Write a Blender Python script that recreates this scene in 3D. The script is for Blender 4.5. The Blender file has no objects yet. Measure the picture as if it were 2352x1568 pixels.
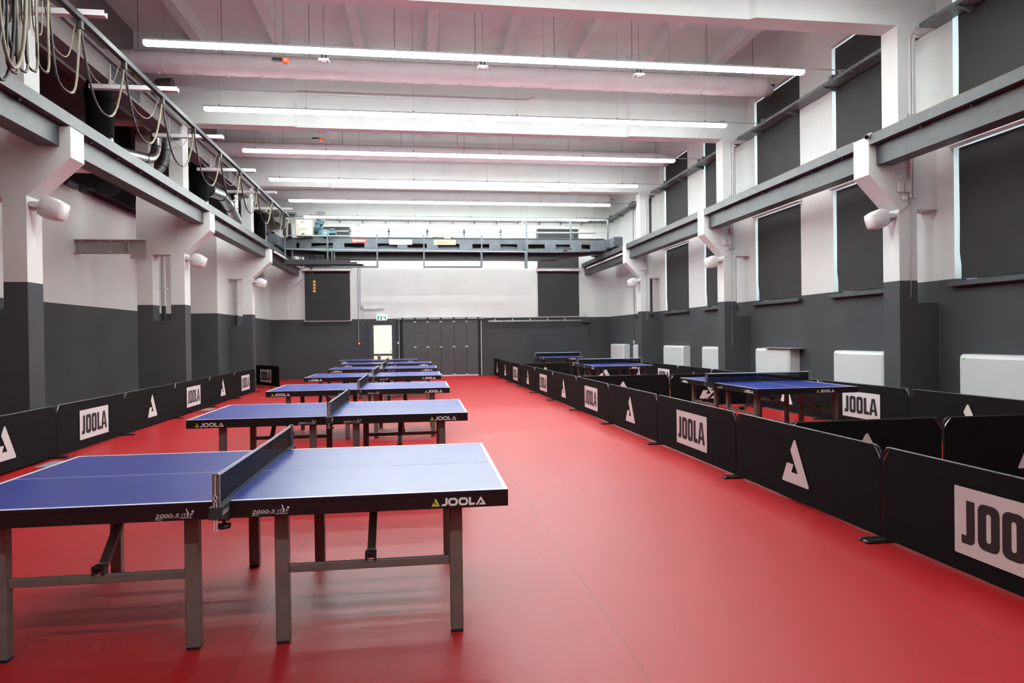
import bpy, math, random
from mathutils import Vector, Matrix
random.seed(4)
PI = math.pi
COL = bpy.context.scene.collection
SC = bpy.context.scene

# ------------------------------------------------------------------ materials
def mat(name, col, rough=.6, metal=0., emit=0., ecol=None, bump=0., bscale=60., mottle=0., mscale=1.5, spec=.5, coat=0.):
    m = bpy.data.materials.new(name); m.use_nodes = True
    nt = m.node_tree; b = nt.nodes['Principled BSDF']
    c = (*col, 1)
    b.inputs['Base Color'].default_value = c
    b.inputs['Roughness'].default_value = rough
    b.inputs['Metallic'].default_value = metal
    b.inputs['Specular IOR Level'].default_value = spec
    b.inputs['Coat Weight'].default_value = coat
    if emit:
        b.inputs['Emission Color'].default_value = (*(ecol or col), 1)
        b.inputs['Emission Strength'].default_value = emit
    tc = nt.nodes.new('ShaderNodeTexCoord')
    if mottle:
        n = nt.nodes.new('ShaderNodeTexNoise'); n.inputs['Scale'].default_value = mscale; n.inputs['Detail'].default_value = 4
        nt.links.new(tc.outputs['Object'], n.inputs['Vector'])
        r = nt.nodes.new('ShaderNodeValToRGB')
        r.color_ramp.elements[0].position = .3; r.color_ramp.elements[1].position = .7
        r.color_ramp.elements[0].color = (*[x * (1 - mottle) for x in col], 1)
        r.color_ramp.elements[1].color = (*[min(1, x * (1 + mottle)) for x in col], 1)
        nt.links.new(n.outputs['Fac'], r.inputs['Fac']); nt.links.new(r.outputs['Color'], b.inputs['Base Color'])
    if bump:
        n = nt.nodes.new('ShaderNodeTexNoise'); n.inputs['Scale'].default_value = bscale; n.inputs['Detail'].default_value = 3
        nt.links.new(tc.outputs['Object'], n.inputs['Vector'])
        bp = nt.nodes.new('ShaderNodeBump'); bp.inputs['Strength'].default_value = bump; bp.inputs['Distance'].default_value = .01
        nt.links.new(n.outputs['Fac'], bp.inputs['Height']); nt.links.new(bp.outputs['Normal'], b.inputs['Normal'])
    return m

ZP = 2.305   # height of the grey dado
def paint_mat():
    m = mat('two_tone_paint', (.6, .57, .55), .75, bump=.15, bscale=25, spec=.25)
    nt = m.node_tree; b = nt.nodes['Principled BSDF']
    g = nt.nodes.new('ShaderNodeNewGeometry'); s = nt.nodes.new('ShaderNodeSeparateXYZ')
    nt.links.new(g.outputs['Position'], s.inputs[0])
    gt = nt.nodes.new('ShaderNodeMath'); gt.operation = 'GREATER_THAN'; gt.inputs[1].default_value = ZP
    nt.links.new(s.outputs['Z'], gt.inputs[0])
    n = nt.nodes.new('ShaderNodeTexNoise'); n.inputs['Scale'].default_value = 1.2; n.inputs['Detail'].default_value = 5
    nt.links.new(g.outputs['Position'], n.inputs['Vector'])
    def ramp(a, c):
        r = nt.nodes.new('ShaderNodeValToRGB'); r.color_ramp.elements[0].position = .3; r.color_ramp.elements[1].position = .7
        r.color_ramp.elements[0].color = (*a, 1); r.color_ramp.elements[1].color = (*c, 1)
        nt.links.new(n.outputs['Fac'], r.inputs['Fac']); return r
    lo = ramp((.058, .063, .068), (.070, .075, .080)); hi = ramp((.675, .69, .67), (.73, .745, .725))
    mx = nt.nodes.new('ShaderNodeMix'); mx.data_type = 'RGBA'
    nt.links.new(gt.outputs[0], mx.inputs[0]); nt.links.new(lo.outputs[0], mx.inputs[6]); nt.links.new(hi.outputs[0], mx.inputs[7])
    nt.links.new(mx.outputs[2], b.inputs['Base Color'])
    return m

def floor_mat():
    m = mat('red_sports_vinyl', (.52, .035, .042), .43, bump=.04, bscale=120, spec=.35)
    nt = m.node_tree; b = nt.nodes['Principled BSDF']
    g = nt.nodes.new('ShaderNodeNewGeometry'); s = nt.nodes.new('ShaderNodeSeparateXYZ')
    nt.links.new(g.outputs['Position'], s.inputs[0])
    a = nt.nodes.new('ShaderNodeMath'); a.operation = 'ADD'; a.inputs[1].default_value = .86 + 1.86 * 6
    nt.links.new(s.outputs['X'], a.inputs[0])
    d = nt.nodes.new('ShaderNodeMath'); d.operation = 'MODULO'; d.inputs[1].default_value = 1.86
    nt.links.new(a.outputs[0], d.inputs[0])
    l = nt.nodes.new('ShaderNodeMath'); l.operation = 'LESS_THAN'; l.inputs[1].default_value = .006
    nt.links.new(d.outputs[0], l.inputs[0])
    n = nt.nodes.new('ShaderNodeTexNoise'); n.inputs['Scale'].default_value = .8; n.inputs['Detail'].default_value = 4
    nt.links.new(g.outputs['Position'], n.inputs['Vector'])
    r = nt.nodes.new('ShaderNodeValToRGB'); r.color_ramp.elements[0].position = .3; r.color_ramp.elements[1].position = .7
    r.color_ramp.elements[0].color = (.41, .009, .0135, 1); r.color_ramp.elements[1].color = (.45, .011, .016, 1)
    nt.links.new(n.outputs['Fac'], r.inputs['Fac'])
    mx = nt.nodes.new('ShaderNodeMix'); mx.data_type = 'RGBA'
    nt.links.new(l.outputs[0], mx.inputs[0]); nt.links.new(r.outputs[0], mx.inputs[6]); mx.inputs[7].default_value = (.20, .010, .012, 1)
    nt.links.new(mx.outputs[2], b.inputs['Base Color'])
    return m

def net_mat():
    m = bpy.data.materials.new('black_net_mesh'); m.use_nodes = True
    nt = m.node_tree; b = nt.nodes['Principled BSDF']; out = nt.nodes['Material Output']
    b.inputs['Base Color'].default_value = (.008, .008, .010, 1); b.inputs['Roughness'].default_value = .9; b.inputs['Specular IOR Level'].default_value = .1
    tc = nt.nodes.new('ShaderNodeTexCoord'); s = nt.nodes.new('ShaderNodeSeparateXYZ'); nt.links.new(tc.outputs['Object'], s.inputs[0])
    fs = []
    for ax in ('Y', 'Z'):
        md = nt.nodes.new('ShaderNodeMath'); md.operation = 'PINGPONG'; md.inputs[1].default_value = .005
        nt.links.new(s.outputs[ax], md.inputs[0])
        lt = nt.nodes.new('ShaderNodeMath'); lt.operation = 'LESS_THAN'; lt.inputs[1].default_value = .0036
        nt.links.new(md.outputs[0], lt.inputs[0]); fs.append(lt)
    mxm = nt.nodes.new('ShaderNodeMath'); mxm.operation = 'MAXIMUM'
    nt.links.new(fs[0].outputs[0], mxm.inputs[0]); nt.links.new(fs[1].outputs[0], mxm.inputs[1])
    tr = nt.nodes.new('ShaderNodeBsdfTransparent'); mix = nt.nodes.new('ShaderNodeMixShader')
    nt.links.new(mxm.outputs[0], mix.inputs[0]); nt.links.new(tr.outputs[0], mix.inputs[1]); nt.links.new(b.outputs[0], mix.inputs[2])
    nt.links.new(mix.outputs[0], out.inputs['Surface'])
    return m

def brushed(name, col):
    return mat(name, col, .28, 1., mottle=.2, mscale=6)

M = dict(
    paint=paint_mat(), floor=floor_mat(), net=net_mat(),
    ceil=mat('ceiling_paint', (.68, .715, .70), .8, mottle=.05, spec=.2),
    ceil_mid=mat('shaded_ceiling_paint', (.20, .18, .175), .8, mottle=.1, spec=.2),  # ceiling paint darkened: the unlit left loft's shade is put into the colour
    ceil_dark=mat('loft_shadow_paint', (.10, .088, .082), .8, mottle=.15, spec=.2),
    steel=mat('grey_painted_steel', (.066, .072, .078), .45, bump=.25, bscale=14, mottle=.15, mscale=4),
    steel_dk=mat('dark_painted_steel', (.028, .03, .033), .6, mottle=.2, mscale=4),
    crane=mat('blue_grey_crane_paint', (.105, .125, .145), .42, mottle=.18, mscale=3),
    rail=mat('light_grey_tube_rail', (.30, .32, .33), .35, .2, mottle=.1),
    crane_lt=mat('handrail_grey', (.12, .135, .15), .35, mottle=.1, mscale=3),
    black=mat('black_opening', (.006, .006, .007), .7, mottle=.2),
    blkplastic=mat('black_plastic', (.015, .015, .016), .4, mottle=.2),
    fabric=mat('black_barrier_fabric', (.0065, .0065, .007), .8, bump=.35, bscale=5, mottle=.12, mscale=9, spec=.12),
    fabric_in=mat('black_tube_frame', (.02, .02, .021), .3, mottle=.1),
    chrome=mat('bare_tube_corner', (.55, .55, .56), .25, 1., mottle=.1),
    logo=mat('light_grey_print', (.66, .64, .65), .7, bump=.15, bscale=7, mottle=.04),
    logo_ink=mat('black_print', (.012, .012, .013), .6, mottle=.1),
    white=mat('white_line_paint', (.85, .87, .90), .35, mottle=.02),
    top=mat('blue_table_top', (.024, .042, .30), .30, mottle=.05, mscale=2, spec=.37),
    apron=mat('black_table_frame', (.009, .009, .010), .32, mottle=.15),
    leg=mat('dark_brown_grey_leg', (.17, .15, .135), .40, .2, mottle=.12, mscale=8),
    lime=mat('lime_print', (.55, .58, .06), .5, mottle=.03),
    whiteprint=mat('white_print', (.85, .84, .85), .5, mottle=.03),
    alu=mat('brushed_grey_post', (.28, .26, .26), .3, .7, mottle=.1, mscale=10),
    cord=mat('white_cord', (.75, .74, .72), .7, mottle=.05),
    blind=mat('charcoal_blind_fabric', (.047, .048, .048), .75, bump=.1, bscale=300, mottle=.06, mscale=2, spec=.25),
    plastic=mat('white_plastic', (.72, .70, .70), .35, mottle=.02),
    duct=mat('white_textile_duct', (.78, .74, .76), .85, bump=.5, bscale=3.5, mottle=.04, mscale=3),
    tube=mat('glowing_lamp_diffuser', (1, 1, 1), .4, emit=34., ecol=(1, .985, .98), mottle=.01),
    lampgrey=mat('grey_lamp_housing', (.42, .41, .42), .4, .3, mottle=.05),
    wire=mat('thin_steel_wire', (.12, .10, .10), .5, .5, mottle=.1),
    silver=brushed('galvanised_spiral_pipe', (.52, .52, .53)),
    galv=mat('galvanised_tray', (.20, .205, .21), .5, .6, mottle=.35, mscale=25),
    insul=mat('black_insulation', (.003, .003, .0035), .85, bump=.2, bscale=8, mottle=.2, spec=.1),
    day=mat('daylight_glazing', (.7, .9, .95), .2, emit=1.7, ecol=(.74, .93, 1.), mottle=.01),
    warm=mat('warm_lit_glass', (.8, .7, .58), .3, emit=.42, ecol=(1., .86, .68), mottle=.03),
    doorg=mat('dark_grey_door', (.05, .054, .058), .4, mottle=.08),
    panel=mat('ribbed_grey_panel', (.072, .076, .08), .5, mottle=.06),
    rad=mat('white_convector_casing', (.66, .68, .69), .38, mottle=.02),
    green=mat('green_sign', (.0, .22, .12), .5, emit=.25, ecol=(.0, .45, .26), mottle=.03),
    signw=mat('lit_white_sign', (.8, .85, .83), .5, emit=.55, ecol=(.93, 1, .98), mottle=.01),
    red=mat('red_enamel', (.55, .03, .03), .4, mottle=.08),
    redsign=mat('red_sign', (.70, .09, .06), .5, mottle=.04),
    cream=mat('cream_sign', (.62, .50, .30), .5, mottle=.05),
    cream2=mat('cream_cabinet', (.50, .47, .38), .5, mottle=.12, mscale=9),
    brownprint=mat('brown_print', (.13, .10, .07), .6, mottle=.05),
    redprint=mat('red_print', (.62, .16, .14), .6, mottle=.05),
    teal=mat('teal_motor_paint', (.035, .085, .105), .4, mottle=.25, mscale=12),
    teal2=mat('light_teal_paint', (.09, .20, .235), .4, mottle=.15, mscale=12),
    greybeige=mat('grey_beige_motor', (.33, .31, .26), .5, mottle=.3, mscale=14),
    yellow=mat('yellow_plastic', (.65, .42, .03), .45, mottle=.15, mscale=12),
    orange=mat('orange_plastic', (.75, .12, .04), .4, mottle=.05),
    cable=mat('beige_rubber_cable', (.24, .21, .15), .6, mottle=.15, mscale=6),
    cable_dk=mat('dark_rubber_cable', (.035, .03, .027), .6, mottle=.15),
    rusty=mat('brown_rail_edge', (.16, .11, .07), .7, mottle=.3, mscale=9),
    greenlamp=mat('green_label', (.10, .55, .06), .5, emit=.1, mottle=.02),
    clear=mat('clear_lens', (.75, .76, .8), .2, mottle=.02),
    lens=mat('black_glass', (.005, .005, .006), .08, mottle=.1),
    beam_grey=mat('grey_beam_paint', (.40, .37, .35), .6, mottle=.1),  # plain grey paint of the aisle beam, rail hangers and cabinet label
)

def lamp_mat():
    m = mat('lamp_diffuser', (.9, .9, .9), .4, emit=1., ecol=(.925, 1., .985), mottle=.01)
    nt = m.node_tree; b = nt.nodes['Principled BSDF']
    g = nt.nodes.new('ShaderNodeNewGeometry'); s = nt.nodes.new('ShaderNodeSeparateXYZ'); nt.links.new(g.outputs['Normal'], s.inputs[0])
    r = nt.nodes.new('ShaderNodeMapRange'); r.inputs['From Min'].default_value = .15; r.inputs['From Max'].default_value = -1
    r.inputs['To Min'].default_value = 2.6; r.inputs['To Max'].default_value = LAMP
    nt.links.new(s.outputs['Z'], r.inputs['Value']); nt.links.new(r.outputs[0], b.inputs['Emission Strength'])
    return m
LAMP = 70.
M['tube'] = lamp_mat()

# ------------------------------------------------------------------ mesh builder
class MB:
    def __init__(s): s.v = []; s.f = []; s.m = []; s.mats = []; s.smooth = []; s.cur = None
    def use(s, m): s.cur = m; return s
    def _mi(s):
        if s.cur is None: return 0
        if s.cur not in s.mats: s.mats.append(s.cur)
        return s.mats.index(s.cur)
    def add(s, vs, fs, smooth=False):
        o = len(s.v); s.v += [tuple(v) for v in vs]; mi = s._mi()
        for f in fs: s.f.append([i + o for i in f]); s.m.append(mi); s.smooth.append(smooth)
        return s
    def box(s, x0, x1, y0, y1, z0, z1, bev=0.):
        if x0 > x1: x0, x1 = x1, x0
        if y0 > y1: y0, y1 = y1, y0
        if z0 > z1: z0, z1 = z1, z0
        if bev > 0:
            b = min(bev, (x1-x0)*.45, (y1-y0)*.45, (z1-z0)*.45)
            rings = []
            for z, k in ((z0, b), (z0 + b, 0), (z1 - b, 0), (z1, b)):
                pts = []
                a0, a1, c0, c1 = x0 + k, x1 - k, y0 + k, y1 - k
                e = b
                pts += [(a0 + e, c0, z), (a1 - e, c0, z), (a1, c0 + e, z), (a1, c1 - e, z), (a1 - e, c1, z), (a0 + e, c1, z), (a0, c1 - e, z), (a0, c0 + e, z)] if (a1 - a0 > 2.01 * e and c1 - c0 > 2.01 * e) else \
                       [(a0 + (a1-a0)*.3, c0, z), (a1 - (a1-a0)*.3, c0, z), (a1, c0 + (c1-c0)*.3, z), (a1, c1 - (c1-c0)*.3, z), (a1 - (a1-a0)*.3, c1, z), (a0 + (a1-a0)*.3, c1, z), (a0, c1 - (c1-c0)*.3, z), (a0, c0 + (c1-c0)*.3, z)]
                rings.append(pts)
            vs = sum(rings, []); fs = [list(range(7, -1, -1)), list(range(24, 32))]
            for r in range(3):
                for i in range(8):
                    j = (i + 1) % 8; fs.append([r*8+i, r*8+j, r*8+8+j, r*8+8+i])
            return s.add(vs, fs)
        vs = [(x0,y0,z0),(x1,y0,z0),(x1,y1,z0),(x0,y1,z0),(x0,y0,z1),(x1,y0,z1),(x1,y1,z1),(x0,y1,z1)]
        return s.add(vs, [[3,2,1,0],[4,5,6,7],[0,1,5,4],[1,2,6,5],[2,3,7,6],[3,0,4,7]])
    def prism(s, pts, axis, a, b):   # extrude 2-D polygon along an axis
        def P(p, t):
            return (p[0], t, p[1]) if axis == 'y' else (t, p[0], p[1]) if axis == 'x' else (p[0], p[1], t)
        n = len(pts); vs = [P(p, a) for p in pts] + [P(p, b) for p in pts]
        return s.add(vs, [list(range(n)), list(range(2*n-1, n-1, -1))] + [[i, i+n, (i+1) % n + n, (i+1) % n] for i in range(n)])
    def bar(s, p, q, w, h=None, up=(0,0,1)):
        p, q = Vector(p), Vector(q); d = (q - p).normalized(); h = h or w
        u = Vector(up)
        if abs(d.dot(u)) > .95: u = Vector((0, 1, 0))
        a = d.cross(u).normalized(); b = a.cross(d).normalized()
        c = [a * (sx*w/2) + b * (sy*h/2) for sx, sy in ((-1,-1),(1,-1),(1,1),(-1,1))]
        vs = [p + k for k in c] + [q + k for k in c]
        return s.add(vs, [[3,2,1,0],[4,5,6,7],[0,1,5,4],[1,2,6,5],[2,3,7,6],[3,0,4,7]])
    def tube(s, pts, r, n=8, closed=False, radii=None, caps=True):
        pts = [Vector(p) for p in pts]; N = len(pts); rings = []; prev = None
        for i, p in enumerate(pts):
            if closed: d = pts[(i+1) % N] - pts[i-1]
            else: d = pts[min(i+1, N-1)] - pts[max(i-1, 0)]
            d.normalize()
            if prev is None:
                u = Vector((0,0,1)) if abs(d.z) < .9 else Vector((1,0,0)); a = d.cross(u).normalized()
            else:
                a = prev - d * prev.dot(d)
                a = a.normalized() if a.length > 1e-6 else d.orthogonal().normalized()
            prev = a; b = d.cross(a); rr = radii[i] if radii else r
            rings.append([p + (a * math.cos(2*PI*k/n) + b * math.sin(2*PI*k/n)) * rr for k in range(n)])
        vs = sum(rings, []); fs = []
        for i in range(N if closed else N-1):
            j = (i+1) % N
            for k in range(n): fs.append([i*n+k, i*n+(k+1) % n, j*n+(k+1) % n, j*n+k])
        s.add(vs, fs, True)
        if caps and not closed:
            s.add(rings[0], [list(range(n-1, -1, -1))]); s.add(rings[-1], [list(range(n))])
        return s
    def ball(s, c, r, sc=(1,1,1), n=10, m=6):
        c = Vector(c); vs = []; fs = []
        for i in range(m+1):
            t = PI*i/m
            for k in range(n):
                vs.append(c + Vector((r*sc[0]*math.sin(t)*math.cos(2*PI*k/n), r*sc[1]*math.sin(t)*math.sin(2*PI*k/n), r*sc[2]*math.cos(t))))
        for i in range(m):
            for k in range(n): fs.append([i*n+k, (i+1)*n+k, (i+1)*n+(k+1) % n, i*n+(k+1) % n])
        return s.add(vs, fs, True)
    def build(s, name, m=None, parent=None, xf=None):
        me = bpy.data.meshes.new(name); me.from_pydata(s.v, [], s.f)
        ml = s.mats if s.mats else [m]
        for k in ml: me.materials.append(M[k] if isinstance(k, str) else k)
        me.polygons.foreach_set('material_index', s.m); me.polygons.foreach_set('use_smooth', s.smooth)
        if xf is not None: me.transform(xf)
        me.update()
        o = bpy.data.objects.new(name, me); COL.objects.link(o)
        if parent: o.parent = parent
        return o

def tag(o, label=None, cat=None, group=None, kind=None):
    if label: o['label'] = label
    if cat: o['category'] = cat
    if group: o['group'] = group
    if kind: o['kind'] = kind
    return o
def struct(name, mb, m, label=None):
    return tag(mb.build(name, m), label, None, None, 'structure')
def empty(name, loc, rz=0.):
    o = bpy.data.objects.new(name, None); COL.objects.link(o); o.location = loc; o.rotation_euler = (0, 0, rz)
    o.empty_display_size = .1
    return o
def kids(o): return [c for c in bpy.data.objects if c.parent == o]
def copy_tree(o, parent=None):
    c = o.copy(); COL.objects.link(c); c.parent = parent
    for ch in kids(o): copy_tree(ch, c)
    return c
def rel(mb, root):   # shift world-space builder into a root's local frame
    mb.v = [(x - root.location.x, y - root.location.y, z - root.location.z) for x, y, z in mb.v]
    return mb

# ------------------------------------------------------------------ flat lettering
def poly_mesh(loops):
    cu = bpy.data.curves.new('outline', 'CURVE'); cu.dimensions = '2D'; cu.fill_mode = 'BOTH'
    for L in loops:
        sp = cu.splines.new('POLY'); sp.points.add(len(L) - 1); sp.use_cyclic_u = True
        for i, (x, y) in enumerate(L): sp.points[i].co = (x, y, 0, 1)
    o = bpy.data.objects.new('outline', cu); COL.objects.link(o)
    bpy.context.view_layer.update()
    me = bpy.data.meshes.new_from_object(o.evaluated_get(bpy.context.evaluated_depsgraph_get()))
    vs = [tuple(v.co) for v in me.vertices]; fs = [list(p.vertices) for p in me.polygons]
    bpy.data.objects.remove(o); bpy.data.curves.remove(cu); bpy.data.meshes.remove(me)
    return vs, fs
def rrect(x0, y0, x1, y1, r, n=5):
    out = []
    for cx, cy, a in ((x1-r, y0+r, -90), (x1-r, y1-r, 0), (x0+r, y1-r, 90), (x0+r, y0+r, 180)):
        for k in range(n+1):
            t = math.radians(a + 90*k/n); out.append((cx + r*math.cos(t), cy + r*math.sin(t)))
    return out
def text2d(txt, w, h):
    cu = bpy.data.curves.new('t', 'FONT'); cu.body = txt; cu.resolution_u = 3
    o = bpy.data.objects.new('t', cu); COL.objects.link(o); bpy.context.view_layer.update()
    me = bpy.data.meshes.new_from_object(o.evaluated_get(bpy.context.evaluated_depsgraph_get()))
    vs = [tuple(v.co) for v in me.vertices]; fs = [list(p.vertices) for p in me.polygons]
    bpy.data.objects.remove(o); bpy.data.curves.remove(cu); bpy.data.meshes.remove(me)
    return fit((vs, fs), w, h)
def fit(g, w, h, x=0, y=0):
    vs, fs = g; xs = [v[0] for v in vs]; ys = [v[1] for v in vs]
    a, b, c, d = min(xs), max(xs), min(ys), max(ys)
    return [(x + (v[0]-a)/(b-a)*w, y + (v[1]-c)/(d-c)*h, 0) for v in vs], fs
def union(*gs):
    V = []; F = []
    for vs, fs in gs:
        o = len(V); V += vs; F += [[i+o for i in f] for f in fs]
    return V, F
def arc(cx, cy, r, a0, a1, n=6): return [(cx + r*math.cos(math.radians(a0+(a1-a0)*k/n)), cy + r*math.sin(math.radians(a0+(a1-a0)*k/n))) for k in range(n+1)]

def g_emblem():   # open triangle with a J cut
    return poly_mesh([[(0, .03), (.02, 0), (.98, 0), (1, .04), (.53, .98), (.50, 1), (.46, .98), (.34, .76), (.335, .73), (.60, .25), (.36, .25), (.44, .41), (.43, .44), (.205, .44), (.18, .42)]])
def g_wide():     # wide logotype, height 1
    def O(x): return [rrect(x, 0, x+1.17, 1, .42, 6), rrect(x+.27, .26, x+.90, .74, .17, 4)]
    parts = [[[(0, 0), (.42, 0)] + arc(.42, .38, .38, -90, 0) + [(.80, 1), (.53, 1), (.53, .40)] + arc(.40, .40, .13, 0, -90, 4) + [(.17, .27)]],
             O(.86), O(2.12),
             [[(3.38, 0), (4.02, 0), (4.17, .28), (3.64, .28), (3.64, 1), (3.38, 1)]],
             [[(4.22, 0), (4.47, 0), (4.85, .64), (5.06, .24), (4.75, .24), (4.62, 0), (5.48, 0), (4.93, .95), (4.87, 1), (4.83, 1), (4.77, .95)]]]
    return union(*[poly_mesh(p) for p in parts])
def g_block():    # condensed heavy logotype, w 2.82 x h 1
    t = .20
    def O(x): return [rrect(x, -.02, x+.54, 1.02, .17, 5), rrect(x+t+.01, .17, x+.54-t-.01, .83, .06, 3)]
    parts = [[[(0, -.02), (.12, -.02)] + arc(.20, .13, .15, -90, 0) + [(.35, 1), (.13, 1), (.13, .18), (.0, .18)]],
             O(.43), O(1.03),
             [[(1.64, 0), (2.06, 0), (2.06, .19), (1.86, .19), (1.86, 1), (1.64, 1)]],
             [[(2.07, 0), (2.28, 0), (2.31, .2), (2.50, .2), (2.53, 0), (2.74, 0), (2.53, 1), (2.28, 1)], [(2.335, .36), (2.475, .36), (2.405, .80)]]]
    return union(*[poly_mesh(p) for p in parts])
EMB, WIDE, BLOCK = g_emblem(), g_wide(), g_block()

def decal(name, g, m, origin, ux, uy, parent=None, label=None):
    """flat print: g's x runs along ux, y along uy"""
    ux, uy, o = Vector(ux), Vector(uy), Vector(origin)
    mb = MB(); mb.add([o + ux*v[0] + uy*v[1] for v in g[0]], g[1])
    ob = mb.build(name, m, parent)
    if label: ob['label'] = label
    return ob
ORD = ['first', 'second', 'third', 'fourth', 'fifth', 'sixth', 'seventh', 'eighth', 'ninth', 'tenth', 'eleventh', 'twelfth']

# ================================================================== SETTING
YP = [-2.5, 3.4, 9.35, 15.25, 21.25]     # bays
YF = 27.2; YB = -3.6; XR = 7.93; XL = -6.95; XL2 = -5.54; ZC = 8.06; TH = .36

struct('floor', MB().box(-8.4, 8.3, YB-.3, YF+.3, -.2, 0), 'floor', 'red vinyl sports floor with thin seams')
struct('ceiling', MB().box(-8.4, 8.3, YB-.3, YF+.3, ZC, ZC+.2), 'ceil', 'pale roof slab above the hall')
# left: aisle wall, box wall, dark loft wall
struct('wall_left', MB().box(XL-.2, XL, YB, 20.1, 0, 4.72), 'paint', 'left aisle wall, pale above and dark grey below')
mb = MB(); mb.box(XL-.2, XL2, 20.1, YF, 0, 5.2)
struct('wall_left_far', mb, 'paint', 'left wall of the far bay')
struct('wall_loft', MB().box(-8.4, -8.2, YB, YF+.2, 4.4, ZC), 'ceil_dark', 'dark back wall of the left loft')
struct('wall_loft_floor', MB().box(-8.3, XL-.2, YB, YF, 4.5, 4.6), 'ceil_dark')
# back wall
struct('wall_near', MB().box(-8.4, 8.3, YB-.2, YB, 0, ZC), 'paint')

# right wall with window openings
WY = [(7.1, 9.03), (10.05, 11.96), (13.06, 14.95), (15.93, 17.80), (18.9, 20.77), (21.98, 23.60)]
ZW = [(2.27, 4.24), (4.36, 6.93)]
mb = MB(); W0, W1 = XR, XR+.34
ys = [YB] + [y for a in WY for y in a] + [YF]
for i in range(0, len(ys), 2): mb.box(W0, W1, ys[i], ys[i+1], 0, ZC)
for a, b in WY:
    mb.box(W0, W1, a, b, 0, ZW[0][0]); mb.box(W0, W1, a, b, ZW[0][1], ZW[1][0]); mb.box(W0, W1, a, b, ZW[1][1], ZC)
struct('wall_right', mb, 'paint', 'right wall with tall window openings, pale above a dark grey band')

# far wall with windows and door openings
FW = [(-4.26, -2.53, 2.27, 4.18), (-4.26, -2.50, 4.34, 5.90), (4.93, 6.66, 2.36, 4.18), (4.93, 6.66, 4.34, 5.90)]
struct('wall_far', MB().box(-8.4, 8.3, YF, YF+.3, 0, ZC), 'paint', 'far end wall')

wn = 0
pos_words = ['at the right edge of the photo', 'just beyond the first right pillar', 'before the second right pillar',
             'just beyond the second right pillar', 'before the third right pillar', 'just beyond the third right pillar']
for k, (a, b) in enumerate(WY):
    for lv, (z0, z1) in enumerate(ZW):
        wn += 1
        mb = MB()
        for p in ((a, a+.05), (b-.05, b)): mb.box(XR+.2, XR+.26, p[0], p[1], z0, z1)
        for q in ((z0, z0+.05), (z1-.05, z1)): mb.box(XR+.2, XR+.26, a+.05, b-.05, q[0], q[1])
        mb.box(XR+.2, XR+.26, (a+b)/2-.03, (a+b)/2+.03, z0+.05, z1-.05)
        w = struct('window_%d' % wn, mb, 'plastic')
        MB().box(XR+.265, XR+.275, a, b, z0, z1).build('pane', 'day', w)
        # roller blind: cassette, fabric, bottom bar
        lvl = ('lower', 'upper')[lv]
        bl = empty('roller_blind', (XR-.03, (a+b)/2, z1))
        m2 = MB()
        n = 10; ya, yb = a-.02, b-.075; zb = z0+.035
        vs = []; fs = []
        for i in range(n+1):
            z = z1 - .02 - (z1 - z0 - .055)*i/n
            x = XR + .022 - .012*math.sin(PI*i/n) * (1 if lv == 0 else .5)
            curl = .018*math.sin(PI*i/n)**2 + (.03 if i > n-2 and lv == 0 else 0)
            vs += [(x, ya, z), (x-.003, (ya+yb)/2, z), (x, yb-curl, z)]
        for i in range(n):
            for j in range(2): fs.append([i*3+j, i*3+j+1, i*3+j+4, i*3+j+3])
        m2.add(vs, fs, True); rel(m2, bl).build('fabric', 'blind', bl)
        rel(MB().box(XR-.09, XR-.005, a-.04, b+.03, z1-.0, z1+.085, .02), bl).build('cassette', 'plastic', bl)
        rel(MB().tube([(XR+.02, ya+.02, zb), (XR+.02, yb-.04, zb)], .012, 6), bl).build('bottom_bar', 'steel_dk', bl)
        tag(bl, 'charcoal roller blind in the %s window %s' % (lvl, pos_words[k]), 'blind', 'roller blinds along the right wall')
        if lv == 0:
            tag(MB().box(XR-.10, XR-.002, a-.03, b+.04, z0-.085, z0-.01, .008).build('trim_%d' % (20+k), 'steel'), 'dark grey window sill', None, None, 'structure')
# far wall windows (blinds hang on the wall face in white frames)
fl = ['left of the fire door, lower', 'left of the fire door, upper, partly behind the crane', 'at the right end of the far wall, lower', 'at the right end of the far wall, upper, partly behind the crane']
for i, (x0, x1, z0, z1) in enumerate(FW):
    wn += 1
    mb = MB()
    mb.box(x0-.045, x0, YF-.05, YF, z0-.03, z1+.08).box(x1, x1+.045, YF-.05, YF, z0-.03, z1+.08)
    mb.box(x0, x1, YF-.05, YF, z0-.05, z0-.01)
    w = struct('window_%d' % wn, mb, 'plastic')
    MB().box(x0, x1, YF-.012, YF-.004, z0, z1).build('pane', 'clear', w)
    bl = empty('roller_blind', ((x0+x1)/2, YF-.06, z1))
    vs = []; fs = []; n = 8
    for j in range(n+1):
        z = z1 - (z1 - z0)*j/n
        for q in range(5):
            vs.append((x0 + .012 + (x1-x0-.024)*q/4, YF - .055 - .006*math.sin(PI*j/n)*math.sin(PI*q/4), z))
    for j in range(n):
        for q in range(4): fs.append([j*5+q, j*5+q+1, j*5+q+6, j*5+q+5])
    mm = MB(); mm.add(vs, fs, True); rel(mm, bl).build('fabric', 'blind', bl)
    rel(MB().box(x0-.04, x1+.04, YF-.13, YF-.045, z1, z1+.075, .02), bl).build('cassette', 'plastic', bl)
    rel(MB().box(x0+.012, x1-.012, YF-.07, YF-.05, z0-.012, z0+.01), bl).build('bottom_bar', 'steel_dk', bl)
    tag(bl, 'charcoal roller blind %s' % fl[i], 'blind')

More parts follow.
